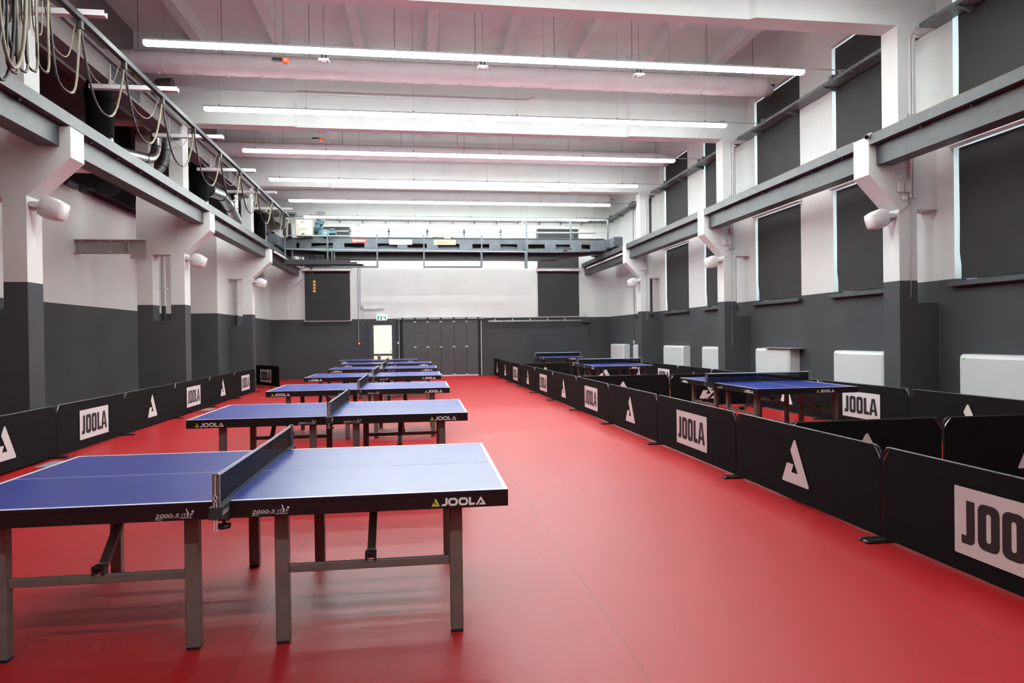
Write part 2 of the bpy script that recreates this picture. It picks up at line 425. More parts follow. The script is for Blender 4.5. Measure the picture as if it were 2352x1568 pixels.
# piers, corbels, roof beams
tn = 1
PN = ['', 'nearest', 'first', 'second', 'third']
for i, y in enumerate(YP):
    if i == 0: continue
    y1 = y + TH
    mb = MB()      # left pier
    mb.box(-5.14, -4.86, y, y1, 0, 6.165)
    xo = -5.81 if i < 4 else XL2
    mb.box(xo, -5.14, y, y1, 0, 1.965).box(xo, -5.14, y, y1, 3.37, 4.47)
    if i < 4: mb.box(-5.81, -5.50, y, y1, 1.965, 3.37).box(-5.81, -5.56, y+.02, y1-.02, 4.47, 5.9)
    struct('trim_%d' % tn, mb, 'paint', '%s concrete pillar on the left' % (PN[i] if i > 1 else 'out of view')); tn += 1
    struct('trim_%d' % tn, MB().prism([(-4.86, 3.40), (-4.33, 3.89), (-4.33, 4.285), (-4.86, 4.285)], 'y', y+.001, y1), 'paint', 'corbel of the %s left pillar' % (PN[i] if i > 1 else 'out of view')); tn += 1
    mb = MB()      # right pier
    mb.box(7.28, 7.58, y, y1, 0, 6.165); mb.box(7.58, XR, y, y1, 0, 1.965).box(7.58, XR, y, y1, 3.39, 4.40)
    struct('trim_%d' % tn, mb, 'paint', '%s concrete pillar on the right' % (PN[i] if i > 1 else 'out of view')); tn += 1
    struct('trim_%d' % tn, MB().prism([(7.28, 3.39), (6.79, 3.90), (6.79, 4.48), (7.28, 4.48)], 'y', y+.001, y1), 'paint', 'corbel of the %s right pillar' % (PN[i] if i > 1 else 'out of view')); tn += 1
    mb = MB()      # roof beam, a little narrower in the middle
    pl = [(-8.2, y), (-2.58, y), (-2.50, y+.07), (4.93, y+.07), (5.01, y), (XR, y), (XR, y1), (5.01, y1), (4.93, y1-.07), (-2.50, y1-.07), (-2.58, y1), (-8.2, y1)]
    vs = [(a, b, 6.165) for a, b in pl] + [(a, b, ZC) for a, b in pl]; N = len(pl)
    mb.add(vs, [[k, (k+1) % N, (k+1) % N+N, k+N] for k in range(N)] + [[0, 11, 10, 1], [1, 10, 9, 2], [2, 9, 8, 3], [3, 8, 7, 4], [4, 7, 6, 5]])
    struct('trim_%d' % tn, mb, 'ceil', '%s concrete roof beam' % (PN[i] if i > 1 else 'out of view')); tn += 1
# half piers on the far wall
mb = MB(); mb.box(XL2, -4.89, YF-.05, YF, 0, ZC).prism([(-4.89, 3.40), (-4.33, 3.89), (-4.33, 4.2), (-4.89, 4.2)], 'y', YF-.048, YF)
struct('trim_%d' % tn, mb, 'paint'); tn += 1
mb = MB(); mb.box(7.31, XR, YF-.05, YF, 0, ZC).prism([(7.31, 3.41), (6.79, 3.94), (6.79, 4.4), (7.31, 4.4)], 'y', YF-.048, YF)
struct('trim_%d' % tn, mb, 'paint'); tn += 1
# ribs under the slab
for k, x in enumerate([-4.46, -2.80, -1.14, .43, 2.07, 3.74, 5.38, 7.07]):
    mb = MB()
    for i in range(len(YP)):
        a = YP[i] + TH; b = YP[i+1] if i+1 < len(YP) else YF
        mb.prism([(x-.15, ZC), (x-.10, 7.80), (x+.10, 7.80), (x+.15, ZC)], 'y', a, b)
    struct('trim_%d' % tn, mb, 'ceil', '%s slender ceiling rib from the left' % ORD[k]); tn += 1
# longitudinal beam over the left pillars and clerestory wall above it
for i in range(1, 5):
    a = YP[i] + TH; b = YP[i+1] if i < 4 else YF
    mb = MB(); mb.box(-5.24, -4.90, a, b, 5.80, 6.12); mb.box(-4.93, -4.86, a, b, 6.12, 6.17)
    for yy in (a + 1.6,): mb.use('black').box(-4.899, -4.895, yy, yy+1.35, 5.84, 6.06); mb.m[:] = mb.m
    # grille opening kept as second material
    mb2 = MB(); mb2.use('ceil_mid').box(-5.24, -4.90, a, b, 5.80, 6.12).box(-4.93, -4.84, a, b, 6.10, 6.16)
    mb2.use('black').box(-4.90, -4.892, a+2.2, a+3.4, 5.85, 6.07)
    struct('trim_%d' % tn, mb2, None, 'longitudinal concrete beam over the left loft with a black grille'); tn += 1
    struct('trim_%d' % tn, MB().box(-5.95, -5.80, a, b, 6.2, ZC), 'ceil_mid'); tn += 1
# ledge on top of the aisle wall
struct('trim_%d' % tn, MB().box(XL-.05, XL+.06, YB, 15.2, 4.70, 4.80).box(XL-.05, XL+.06, 15.3, 20.1, 4.70, 4.80), 'steel', 'steel ledge along the top of the left aisle wall'); tn += 1

# ================================================================== CRANE RUNWAY GIRDERS
names = ['in front of the first pillar', 'between the first and second pillars', 'between the second and third pillars', 'between the third pillar and the far wall']
for i in range(1, 5):
    a, b = YP[i] + TH + .004, (YP[i+1] if i < 4 else YF) - .004
    for side in ('left', 'right'):
        r = empty('runway_girder', (-4.6 if side == 'left' else 7.04, a, 4.03))
        mb = MB(); tp = MB(); bolts = MB()
        if side == 'left':
            mb.prism([(-4.46, 4.03), (-4.72, 4.03), (-4.72, 4.30), (-4.46, 4.30)], 'y', a, b)
            tp.box(-4.80, -4.345, YP[i] if i > 1 else a, b if i < 4 else b, 4.305, 4.46)
            bx = -4.41; zz = 4.285
        else:
            mb.prism([(6.91, 4.04), (7.17, 4.04), (7.17, 4.34), (6.91, 4.34)], 'y', a, b)
            tp.box(6.79, 7.26, a, b, 4.345, 4.485)
            tp.use('rusty').box(6.80, 6.86, a, b, 4.485, 4.50); tp.m = [0]*6 + [1]*6; tp.mats = ['steel', 'rusty']
            bx = 6.86; zz = 4.325
        for k in range(int((b-a)/.85)):
            yy = a + .35 + k*.85
            bolts.tube([(bx, yy, zz-.02), (bx, yy, zz+.02)], .022, 6)
        rel(mb, r).build('web', 'steel', r); rel(tp, r).build('top_channel', 'steel', r); rel(bolts, r).build('bolts', 'steel_dk', r)
        rr = MB().box((-4.60 if side == 'left' else 7.0), (-4.54 if side == 'left' else 7.06), a, b, 4.46 if side == 'left' else 4.50, 4.52 if side == 'left' else 4.55)
        rel(rr, r).build('rail', 'steel_dk', r)
        tag(r, 'dark steel crane girder on the %s, %s' % (side, names[i-1]), 'girder', '%s crane girders' % side)
# white strip lamps fixed along the far girders
for side, x in (('left', -4.30), ('right', 6.87)):
    r = empty('strip_lamp', (x, 24.0, 4.25))
    MB().box(-.03, .03, -2.2, 2.6, -.03, .035, .012).build('diffuser', 'plastic', r)
    MB().box(-.02, .02, -2.1, 2.5, .035, .05).build('mounting_rail', 'steel', r)
    tag(r, 'white strip lamp on the %s crane girder near the far wall' % side, 'lamp')

# ================================================================== LINEAR CEILING LAMPS
LY = [11.0, 13.98, 16.95, 19.92, 22.90, 25.88, 8.03, -.87]
lampd = ['linear ceiling lamp nearest the camera, before the first textile duct', 'second linear ceiling lamp from the camera, hung before the middle roof beam',
         'third linear ceiling lamp, hung before the second textile duct', 'fourth linear ceiling lamp, hung before the third roof beam',
         'fifth linear ceiling lamp, before the farthest textile duct', 'farthest linear ceiling lamp, just above the crane bridge',
         'lamp above the photo, before the first roof beam', 'lamp behind the camera, outside the photo', 'lamp above the photo, closest overhead']
proto = None
xa, xb = -4.04, 6.76
def make_lamp():
    r = empty('linear_lamp', (0, 0, 6.08))
    mb = MB(); prof = [(-.05, .02), (-.05, -.015), (-.042, -.04), (-.02, -.052), (.02, -.052), (.042, -.04), (.05, -.015), (.05, .02)]
    n = len(prof)
    vs = []
    for x, s in ((xa, .75), (xa+.03, 1), (xb-.03, 1), (xb, .75)): vs += [(x, p[0]*s, (p[1]-.02)*s+.02) for p in prof]
    fs = [list(range(n)), list(range(4*n-1, 3*n-1, -1))]
    for q in range(3):
        for k in range(n): fs.append([q*n+k, q*n+n+k, q*n+n+(k+1) % n, q*n+(k+1) % n])
    mb.add(vs, fs); mb.build('diffuser', 'tube', r)
    MB().box(xa, xb, -.045, .045, .021, .05).build('housing', 'lampgrey', r)
    for x in (-3.76, -2.11, .01, 2.15, 4.31, 6.28):
        MB().tube([(x, 0, .05), (x, 0, ZC-6.08)], .0016, 4).ball((x, 0, .065), .020, n=6, m=4).build('suspension_wire', 'wire', r)
    MB().tube([(xb-.1, 0, .06), (7.70, 0, .06)], .009, 6).box(xb-.14, xb-.04, -.03, .03, .05, .085).build('feed_conduit', 'lampgrey', r)
    return r
for i, y in enumerate(LY):
    if i == 0: proto = o = make_lamp()
    else: o = copy_tree(proto)
    o.location = (0, y, 6.08)
    tag(o, 'long glowing ' + lampd[i], 'lamp', 'long linear ceiling lamps')

# ================================================================== TEXTILE DUCTS
def make_duct():
    r = empty('textile_duct', (0, 0, 6.80)); R = .19
    x0, x1 = -5.75, 7.35
    st = []; rad = []
    x = x0
    while x < x1 - .12:
        t = (x - x0)
        st.append((x, 0, 0)); rad.append(R); x += .04
        for k in range(1, 5):
            st.append((x + (.52)*k/5, 0, -.004*math.sin(PI*k/5))); rad.append(R + .010*math.sin(PI*k/5) + random.uniform(-.002, .002))
        x += .52
    st += [(x1-.05, 0, -.01), (x1, 0, -.015), (x1+.03, 0, -.02)]; rad += [R*.99, R*.86, R*.55]
    mb = MB().tube(st, R, 20, radii=rad)
    k = 0; x = x0 + .02
    while x < x1 - .2:
        mb.tube([(x-.008, 0, 0), (x+.008, 0, 0)], R+.010, 20); x += .56
    mb.build('fabric', 'duct', r)
    for k in range(19):
        xx = -4.75 + .632*k
        MB().tube([(xx, 0, -R+.005), (xx, 0, -R-.028)], .034, 8, radii=[.036, .026]).build('nozzle', 'plastic', r)
    mb = MB().tube([(x0, 0, R+.02), (x1-.3, 0, R+.02)], .010, 6); mb.build('hanging_rail', 'lampgrey', r)
    for k in range(9):
        xx = (-5.1, -3.6, -1.98, -.34, 1.26, 2.88, 4.53, 6.17, 7.2)[k]
        MB().tube([(xx, 0, R+.02), (xx, 0, ZC-6.80)], .0055, 5).build('hanger_rod', 'wire', r)
    MB().tube([(x0-.35, 0, 0), (x0, 0, 0)], .2, 16).build('inlet_collar', 'insul', r)
    return r
dd = ['nearest the camera, behind the first lamp row', 'in the middle bay, behind the third lamp row', 'farthest from the camera, near the far wall']
for i, y in enumerate((13.62, 19.58, 25.5)):
    o = dp = make_duct() if i == 0 else copy_tree(dp)
    o.location = (0, y, 6.80)
    tag(o, 'white round textile air duct ' + dd[i], 'air duct', 'textile air ducts')

# small ceiling fittings on suspended lines
def sensor(x, y, z, kind, label):
    r = empty('ceiling_beacon' if kind == 'b' else 'emergency_light', (x, y, z))
    MB().tube([(0, 0, .06), (0, 0, ZC - z)], .003, 4).build('cord', 'wire', r)
    if kind == 'b':
        MB().box(-.19, -.02, -.05, .05, .0, .045, .01).build('bracket', 'blkplastic', r)
        MB().tube([(.03, 0, .045), (.03, 0, -.01), (.03, 0, -.04)], .05, 12, radii=[.06, .06, .035]).build('beacon_dome', 'orange', r)
        tag(r, label, 'warning light')
    else:
        MB().box(-.09, .09, -.07, .07, -.02, .02, .01).build('housing', 'plastic', r)
        MB().box(-.035, .035, -.03, .03, -.03, -.019).build('lens', 'clear', r)
        MB().tube([(-.03, 0, .02), (-.03, .0, .10)], .014, 6).tube([(.03, 0, .02), (.03, 0, .09)], .014, 6).build('terminal', 'blkplastic', r)
        tag(r, label, 'emergency light')
sensor(-2.15, 11.9, 6.24, 'b', 'orange warning beacon on a black bracket over the first lamp row')
sensor(-2.33, 17.6, 6.56, 'b', 'orange warning beacon on a black bracket over the third lamp row')
sensor(-1.45, 11.6, 6.16, 'e', 'small clear emergency light by the first lamp, leftmost of its row')
sensor(1.20, 11.6, 6.16, 'e', 'small clear emergency light by the first lamp, middle of its row')
sensor(3.98, 11.6, 6.14, 'e', 'small clear emergency light by the first lamp, rightmost of its row')
sensor(-1.36, 17.5, 6.20, 'e', 'small clear emergency light by the third lamp, leftmost of its row')
sensor(1.30, 17.5, 6.20, 'e', 'small clear emergency light by the third lamp, middle of its row')
# thin pipe on the second beam
tag(MB().tube([(-4.4, 15.19, 6.86), (2.6, 15.19, 6.86), (2.75, 15.19, 6.95)], .016, 6).build('conduit', 'ceil'), 'thin painted pipe along the middle roof beam face', 'pipe')
tag(MB().tube([(3.25, 9.8, 8.0), (3.25, 15.2, 8.0)], .02, 6).build('conduit', 'ceil'), 'thin painted pipe along the ceiling between two ribs', 'pipe')

# ================================================================== TABLE TENNIS TABLES
LH, WH = 1.37, .7625
def make_table():
    r = empty('table_tennis_table', (0, 0, 0))
    mb = MB()
    mb.use('top').box(-LH, -.004, -WH, WH, .7565, .7585).box(.004, LH, -WH, WH, .7565, .7585)
    mb.use('apron').box(-LH, -.004, -WH, WH, .738, .7564).box(.004, LH, -WH, WH, .738, .7564)
    tp = mb.build('tabletop', 'top', r)
    ln = MB(); z0, z1 = .7586, .7598
    for s in (-1, 1):
        a, b = (.004, LH) if s > 0 else (-LH, -.004)
        ln.box(a, b, -WH, -WH+.02, z0, z1).box(a, b, WH-.02, WH, z0, z1)
        ln.box(*((LH-.02, LH) if s > 0 else (-LH, -LH+.02)), -WH+.02, WH-.02, z0, z1)
        ln.box(*((a, b-.02) if s > 0 else (a+.02, b)), -.0015, .0015, z0, z1)
    ln.build('white_lines', 'white', tp)
    for s in (-1, 1):
        a, b = (.004, LH) if s > 0 else (-LH, -.004)
        ap = MB()
        ap.box(a, b, -WH+.001, -WH+.03, .675, .737).box(a, b, WH-.03, WH-.001, .675, .737)
        ap.box(a, a+.03, -WH+.03, WH-.03, .675, .737).box(b-.03, b, -WH+.03, WH-.03, .675, .737)
        ap.build('apron', 'apron', r)
        for ry in (-.615, .615):
            xs = (s*.215+.02, s*1.09+.02)
            for lx in xs:
                lg = MB().box(lx-.033, lx+.033, ry-.028, ry+.028, .012, .737, .004).build('leg', 'leg', r)
                MB().box(lx-.031, lx+.031, ry-.026, ry+.026, 0, .013).build('foot_cap', 'blkplastic', lg)
            MB().box(min(xs)+.033, max(xs)-.033, ry-.013, ry+.013, .352, .394, .003).build('stretcher', 'leg', r)
            xm = sum(xs)/2; d = 1 if ry < 0 else -1
            br = MB().bar((xm, ry + d*.02, .40), (xm, ry + d*.40, .735), .042, .022).build('brace', 'leg', r)
            MB().box(xm-.028, xm-.016, ry-.02, ry+.03, .392, .43).box(xm+.016, xm+.028, ry-.02, ry+.03, .392, .43).box(xm-.028, xm+.028, ry-.02, ry+.03, .425, .435).build('hinge_bracket', 'blkplastic', br)
    # printed marks on both long sides and both ends
    H = .040
    def side(fy):
        sgn = -1 if fy < 0 else 1
        y = fy + sgn*.0012; ux = Vector((1, 0, 0)) * (-sgn); 
        def put(name, g, m, x, z, lab=None):
            decal(name, g, m, Vector((x if sgn < 0 else -x, y, z)), ux, (0, 0, 1), r, lab)
        e = fit(EMB, .041, H); w = fit(WIDE, .225, H)
        for bx in (-1.29, .985):
            put('emblem', e, 'lime', bx, .687, 'lime green triangular emblem'); put('wordmark', w, 'whiteprint', bx+.047, .687, 'wide white wordmark')
        for bx in (-.315, .125):
            g = union(text2d('2000-S', .105, .017))
            g = ([(v[0] + v[1]*.25, v[1]+.012, 0) for v in g[0]], g[1])
            g2 = text2d('PRO', .03, .007)
            g3 = text2d('ITTF', .048, .016); g3 = ([(v[0] + v[1]*.3 + .118, v[1]+.012, 0) for v in g3[0]], g3[1])
            ring = poly_mesh([arc(.150, .022, .0055, 0, 360, 10)[:-1]]); ring = ([(v[0]+.019, v[1]+.014, 0) for v in ring[0]], ring[1])
            bar_ = ([(.108, .006, 0), (.165, .006, 0), (.166, .0085, 0), (.108, .0085, 0)], [[0, 1, 2, 3]])
            ln2 = ([(.0, .0095, 0), (.1, .0095, 0), (.1, .0103, 0), (0, .0103, 0)], [[0, 1, 2, 3]])
            sw = ([(.139, .012, 0), (.147, .014, 0), (.152, .026, 0), (.146, .040, 0), (.142, .052, 0), (.138, .050, 0), (.141, .038, 0), (.146, .026, 0), (.143, .017, 0)], [list(range(9))])
            put('model_mark', union(g, g2, g3, ring, bar_, ln2, sw), 'whiteprint', bx, .680, 'small white model number and federation mark')
    side(-WH); side(WH)
    for sx in (-1, 1):
        x = sx*(LH + .0012); u = Vector((0, sx, 0))
        decal('emblem', fit(EMB, .041, H), 'lime', (x, sx*.13, .687), u, (0, 0, 1), r, 'lime green triangular emblem')
        decal('wordmark', fit(WIDE, .225, H), 'whiteprint', (x, sx*.18, .687), u, (0, 0, 1), r, 'wide white wordmark')
    return r
def make_net():
    r = empty('table_tennis_net', (0, 0, .76))
    T = .1525; E = WH + .12
    vs = []; fs = []; n = 24
    for i in range(n+1):
        y = -E + 2*E*i/n; sag = .003*math.sin(PI*i/n)
        vs += [(0, y, .004), (0, y, T-.012-sag)]
    for i in range(n): fs.append([2*i, 2*i+2, 2*i+3, 2*i+1])
    a = MB(); a.add(vs, fs); a.build('net_mesh', 'net', r)
    tp = MB()
    for i in range(n):
        y0 = -E + 2*E*i/n; y1 = -E + 2*E*(i+1)/n
        s0 = .003*math.sin(PI*i/n); s1 = .003*math.sin(PI*(i+1)/n)
        tp.bar((0, y0, T-.007-s0), (0, y1, T-.007-s1), .004, .014)
    tp.build('top_tape', 'white', r)
    MB().box(-.002, .002, -E, E, .001, .010).build('bottom_band', 'blkplastic', r)
    for s in (-1, 1):
        p = MB().box(-.017, .017, s*E, s*(E+.018), -.01, T+.004, .004).box(-.008, .008, s*(E-.02), s*E, 0, T, .002)
        p.build('post', 'alu', r)
        c = MB().prism([(WH-.05, .003), (E+.03, .003), (E+.03, -.05), (WH+.02, -.09), (WH-.0, -.075), (WH+.004, -.002), (WH-.05, -.001)] if s > 0 else
                       [(-WH+.05, .003), (-E-.03, .003), (-E-.03, -.05), (-WH-.02, -.09), (-WH+.0, -.075), (-WH-.004, -.002), (-WH+.05, -.001)], 'x', -.028, .028).build('clamp', 'steel_dk', r)
        MB().tube([(0, s*(WH+.015), -.09), (0, s*(WH+.015), -.105), (0, s*(WH+.015), -.108), (0, s*(WH+.015), -.125)], .01, 12, radii=[.008, .008, .033, .03]).build('screw_knob', 'blkplastic', c)
    pts = [(0, -E-.02, T-.004), (0, -E-.024, T-.05), (0, -E-.024, .06)]
    MB().tube(pts, .0022, 6).tube([(.0, -E-.026, .062), (.008, -E-.026, .048), (0, -E-.026, .03), (-.008, -E-.026, .048)], .003, 6, closed=True)\
        .tube([(-.005, -E-.026, .03), (-.006, -E-.028, -.11)], .0022, 5).tube([(.005, -E-.026, .03), (.007, -E-.028, -.11)], .0022, 5).build('tension_cord', 'cord', r)
    for s in (-1, 1):
        x = s*.0292; u = Vector((0, 1, 0)) if s > 0 else Vector((0, -1, 0))
        y0 = -E-.02 if s > 0 else -WH-.005
        decal('wordmark', fit(WIDE, .10, .019), 'whiteprint', (x, y0, -.035), u, (0, 0, 1), r)
    return r
tproto, nproto = make_table(), make_net()
TB = [(-.912, 4.166, -.58), (-.851, 7.71, -.38), (-.859, 11.267, -.43), (-.858, 14.785, -.77), (-.838, 18.308, -.88), (-.908, 21.729, .3), (-1.344, 25.1, .4),
      (5.438, 10.201, 90.3), (5.223, 17.889, 89.2), (5.38, 25.45, 89.0)]
tl = ['nearest the camera, cut by the left edge of the photo', 'second from the camera in the left row', 'third from the camera in the left row', 'fourth from the camera in the left row',
      'fifth from the camera in the left row', 'sixth from the camera in the left row', 'farthest in the left row, in front of the fire door',
      'end-on in the nearest barrier court', 'end-on in the middle barrier court', 'end-on in the farthest barrier court']
nl = ['table nearest the camera'] + ['%s table of the left row' % ORD[k] for k in range(1, 6)] + ['farthest table of the left row', 'table in the nearest barrier court', 'table in the middle barrier court', 'table in the farthest barrier court']
for i, (x, y, a) in enumerate(TB):
    t = tproto if i == 0 else copy_tree(tproto); n = nproto if i == 0 else copy_tree(nproto)
    t.location = (x, y, 0); t.rotation_euler = (0, 0, math.radians(a)); n.location = (x, y, .7601); n.rotation_euler = (0, 0, math.radians(a))
    g = 'blue tables of the left row' if i < 7 else 'blue tables in the barrier courts'
    tag(t, 'blue table tennis table ' + tl[i], 'table', g)
    tag(n, 'black net with white tape, on the ' + nl[i], 'net', 'table tennis nets')

# ================================================================== BARRIERS
BH = .70
def make_barrier(L, kind):
    """panel along local x from 0 to L, printed on the -y side"""
    r = empty('court_barrier', (0, 0, 0))
    # fabric: slightly baggy sheet with chamfered upper corners
    nx, nz = 24, 6; vs = []; fs = []
    z0, z1 = .028, BH - .012
    for j in range(nz+1):
        z = z0 + (z1-z0)*j/nz
        cut = .0
        if z > z1 - .10: cut = (z - (z1-.10))*.75
        xa_, xb_ = .012 + cut, L - .012 - cut
        for i in range(nx+1):
            x = xa_ + (xb_-xa_)*i/nx
            wv = .004*math.sin(i*1.7 + j*.9) * math.sin(PI*i/nx) * (1.3 - j/nz)
            hem = -.010*math.sin(PI*i/nx)*0
            vs.append((x, -.013 + wv*.5, z + (hem if j == 0 else 0)))
    for j in range(nz):
        for i in range(nx): fs.append([j*(nx+1)+i, j*(nx+1)+i+1, (j+1)*(nx+1)+i+1, (j+1)*(nx+1)+i])
    o2 = len(vs); vs += [(x, y+.026 if True else y, z) for x, y, z in vs]
    fs += [[k+o2 for k in reversed(f)] for f in list(fs)]
    top = nz*(nx+1)
    f = MB(); f.add(vs, fs, True)
    tv = [vs[top+i] for i in range(nx+1)] + [vs[o2+top+i] for i in range(nx+1)]
    f.add(tv, [[i, i+1, nx+2+i, nx+1+i] for i in range(nx)])
    for e in (0, nx):
        f.add([vs[j*(nx+1)+e] for j in range(nz+1)] + [vs[o2+j*(nx+1)+e] for j in range(nz+1)], [[j, j+1, nz+2+j, nz+1+j] for j in range(nz)])
    f.build('fabric_panel', 'fabric', r)
    path = [(.012, 0, .03), (.012, 0, BH-.07)] + [(.012+.06*(1-math.cos(t)), 0, BH-.07+.06*math.sin(t)) for t in (.4, .8, 1.2, 1.57)] + \
           [(L-.012-.06*(1-math.cos(t)), 0, BH-.07+.06*math.sin(t)) for t in (1.57, 1.2, .8, .4)] + [(L-.012, 0, BH-.07), (L-.012, 0, .03)]
    fr = MB().tube(path, .0095, 8); fr.tube([(.012, 0, .06), (L-.012, 0, .06)], .008, 6); fr.build('tube_frame', 'fabric_in', r)
    cn = MB()
    for s, x in ((1, .012), (-1, L-.012)):
        cn.tube([(x, -.004, BH-.11), (x+s*.035, -.004, BH-.055), (x+s*.075, -.004, BH-.012)], .006, 6)
    cn.build('corner_strut', 'chrome', r)
    for x in (.02, L-.02):
        MB().box(x-.03, x+.008 if x > 1 else x+.03, -.17, .17, .0, .022, .008).build('foot', 'blkplastic', r)
    c = L/2
    for sgn in (-1, 1):
        y = sgn*.0185; u = Vector((-sgn, 0, 0)); X = lambda w: c + (w/2 if sgn > 0 else -w/2)
        if kind == 'J':
            p = decal('logo_field', fit(poly_mesh([rrect(0, 0, 1, .46, .006, 3)]), .90, .42), 'logo', (X(.90), y, .14), u, (0, 0, 1), r, 'light grey rectangle behind the wordmark')
            decal('wordmark', fit(BLOCK, .79, .275), 'logo_ink', (X(.79), y + sgn*.001, .212), u, (0, 0, 1), p, 'condensed black wordmark')
        else:
            decal('emblem', fit(EMB, .43, .40), 'logo', (X(.43), y, .17), u, (0, 0, 1), r, 'light grey triangular emblem')
    return r
bcache = {}
def barrier(p, q, kind, label, group, gap=.006):
    p, q = Vector((*p, 0)), Vector((*q, 0)); d = q - p; L = round(d.length - 2*gap, 2); key = (L, kind)
    if key not in bcache:
        bcache[key] = o = make_barrier(L, kind)
    else: o = copy_tree(bcache[key])
    o.location = p + d.normalized()*gap; o.rotation_euler = (0, 0, math.atan2(d.y, d.x))
    tag(o, label, 'barrier', group)
K = {'J': 'a wordmark', 'A': 'a triangle emblem'}
# aisle row right of the walkway; printed side faces the aisle (-x): run from far to near
RJ = [(3.10, 27.05), (3.11, 24.85), (3.14, 22.62), (3.18, 20.38), (3.20, 18.12), (3.235, 15.87), (3.27, 13.62), (3.30, 11.36), (3.345, 9.10), (3.37, 6.79), (3.37, 4.52), (3.37, 2.25)]
for i in range(len(RJ)-1):
    k = 'AAJAJAJAJAJ'[i]
    lab = 'black barrier with %s, %s from the far end beside the walkway' % (K[k], ORD[i])
    if i == 10: lab = 'large near barrier with the wordmark, cut by the right edge of the photo'
    barrier(RJ[i], RJ[i+1], k, lab, 'barriers along the walkway')
# left row (runs away from the camera so that print faces +x)
LJ = [5.15, 7.45, 9.75, 11.88, 14.21, 16.48, 18.67, 20.95]
for i in range(1, 7):
    k = 'JAJAJAJ'[i]
    barrier((-4.76, LJ[i+1]) if False else (-4.76, LJ[i]), (-4.76, LJ[i+1]), k, 'black barrier with %s, %s along the left pillars' % (K[k], ORD[i]) if i > 0 else 'black barrier at the left, just outside the photo', 'barriers along the left pillars')
barrier((-5.50, 24.10), (-4.32, 22.38), 'J', 'dim angled barrier with a wordmark, behind the far end of the left row', 'barrier at the corner of the left row')
# cross rows
barrier((3.42, 5.9), (5.03, 5.9), 'A', 'black barrier with the triangle emblem across the front of the nearest court', 'barriers across the courts')
barrier((5.03, 5.9), (7.08, 5.9), 'A', 'black barrier at the right edge of the photo across the front of the nearest court', 'barriers across the courts')
barrier((3.25, 13.68), (5.27, 13.62), 'A', 'barrier with a triangle emblem across the back of the nearest court, left one', 'barriers across the courts')
barrier((5.27, 13.62), (7.0, 13.66), 'A', 'black barrier behind the legs of the nearest court table, right one', 'barriers across the courts')
barrier((3.20, 21.0), (4.82, 20.8), 'A', 'barrier with a triangle emblem between the middle and farthest courts, left one', 'barriers across the courts')
barrier((4.82, 20.8), (6.95, 20.8), 'A', 'black barrier between the middle and farthest courts, right one', 'barriers across the courts')
# outer row beside the right wall; print faces the court (-x)
OJ = [(7.03, 24.25), (7.03, 21.95), (7.02, 19.62), (7.03, 17.54), (7.05, 15.46), (7.07, 13.28), (7.08, 11.09), (7.13, 8.95), (7.13, 6.85)]
for i in range(len(OJ)-1):
    k = 'JAJAJAJAJ'[i]
    barrier(OJ[i], OJ[i+1], k, 'black barrier with %s, %s from the far end beside the right wall' % (K[k], ORD[i]), 'barriers beside the right wall')

# ================================================================== CONVECTORS
CY = [(8.70, 7.05), (11.65, 10.25), (14.58, 13.15), (17.51, 16.1), (20.40, 18.85), (23.41, 22.0), (26.2, 24.5)]
cw = ['at the right edge of the photo', 'partly hidden by the first right pillar', 'with a loose board on top', 'partly hidden by the second right pillar', 'before the third right pillar', 'partly hidden by the third right pillar', 'nearest the far right corner']
for i, (a, b) in enumerate(CY):
    r = empty('wall_convector', (XR-.002, (a+b)/2, .18)); h = (a-b)/2
    prof = [(0, 0), (-.24, 0), (-.25, .02), (-.25, .96), (-.235, 1.0), (-.20, 1.02), (0, 1.02)]
    mb = MB(); vs = []; fs = []
    n = len(prof)
    for y, s in ((-h, .86), (-h+.03, .96), (-h+.06, 1), (h-.06, 1), (h-.03, .96), (h, .86)):
        vs += [(p[0]*s if p[0] < -.1 else p[0], y, .51+(p[1]-.51)*(.985 if s < .9 else 1)) for p in prof]
    fs = [list(range(n)), list(range(6*n-1, 5*n-1, -1))]
    for q in range(5):
        for k in range(n): fs.append([q*n+k, q*n+n+k, q*n+n+(k+1) % n, q*n+(k+1) % n])
    mb.add(vs, fs); mb.build('casing', 'rad', r)
    MB().box(-.2515, -.249, h-.13, h-.085, .945, .965).build('energy_label', 'greenlamp', r)
    MB().box(-.2515, -.249, -h+.12, -h+.20, .945, .955).build('badge', 'lampgrey', r)
    MB().box(-.19, -.05, -h+.1, h-.1, 1.018, 1.022).build('air_grille', 'lampgrey', r)
    for yy in (-h+.25, h-.25): MB().box(-.18, -.02, yy-.04, yy+.04, -.18, 0).build('leg', 'rad', r)
    tag(r, 'white rounded convector heater on the right wall %s' % cw[i], 'heater', 'white convectors along the right wall')
tag(MB().box(XR-.30, XR-.02, 12.95, 14.1, 1.206, 1.222).build('loose_board', 'lampgrey'), 'thin dark grey board lying on top of a white convector', 'board')

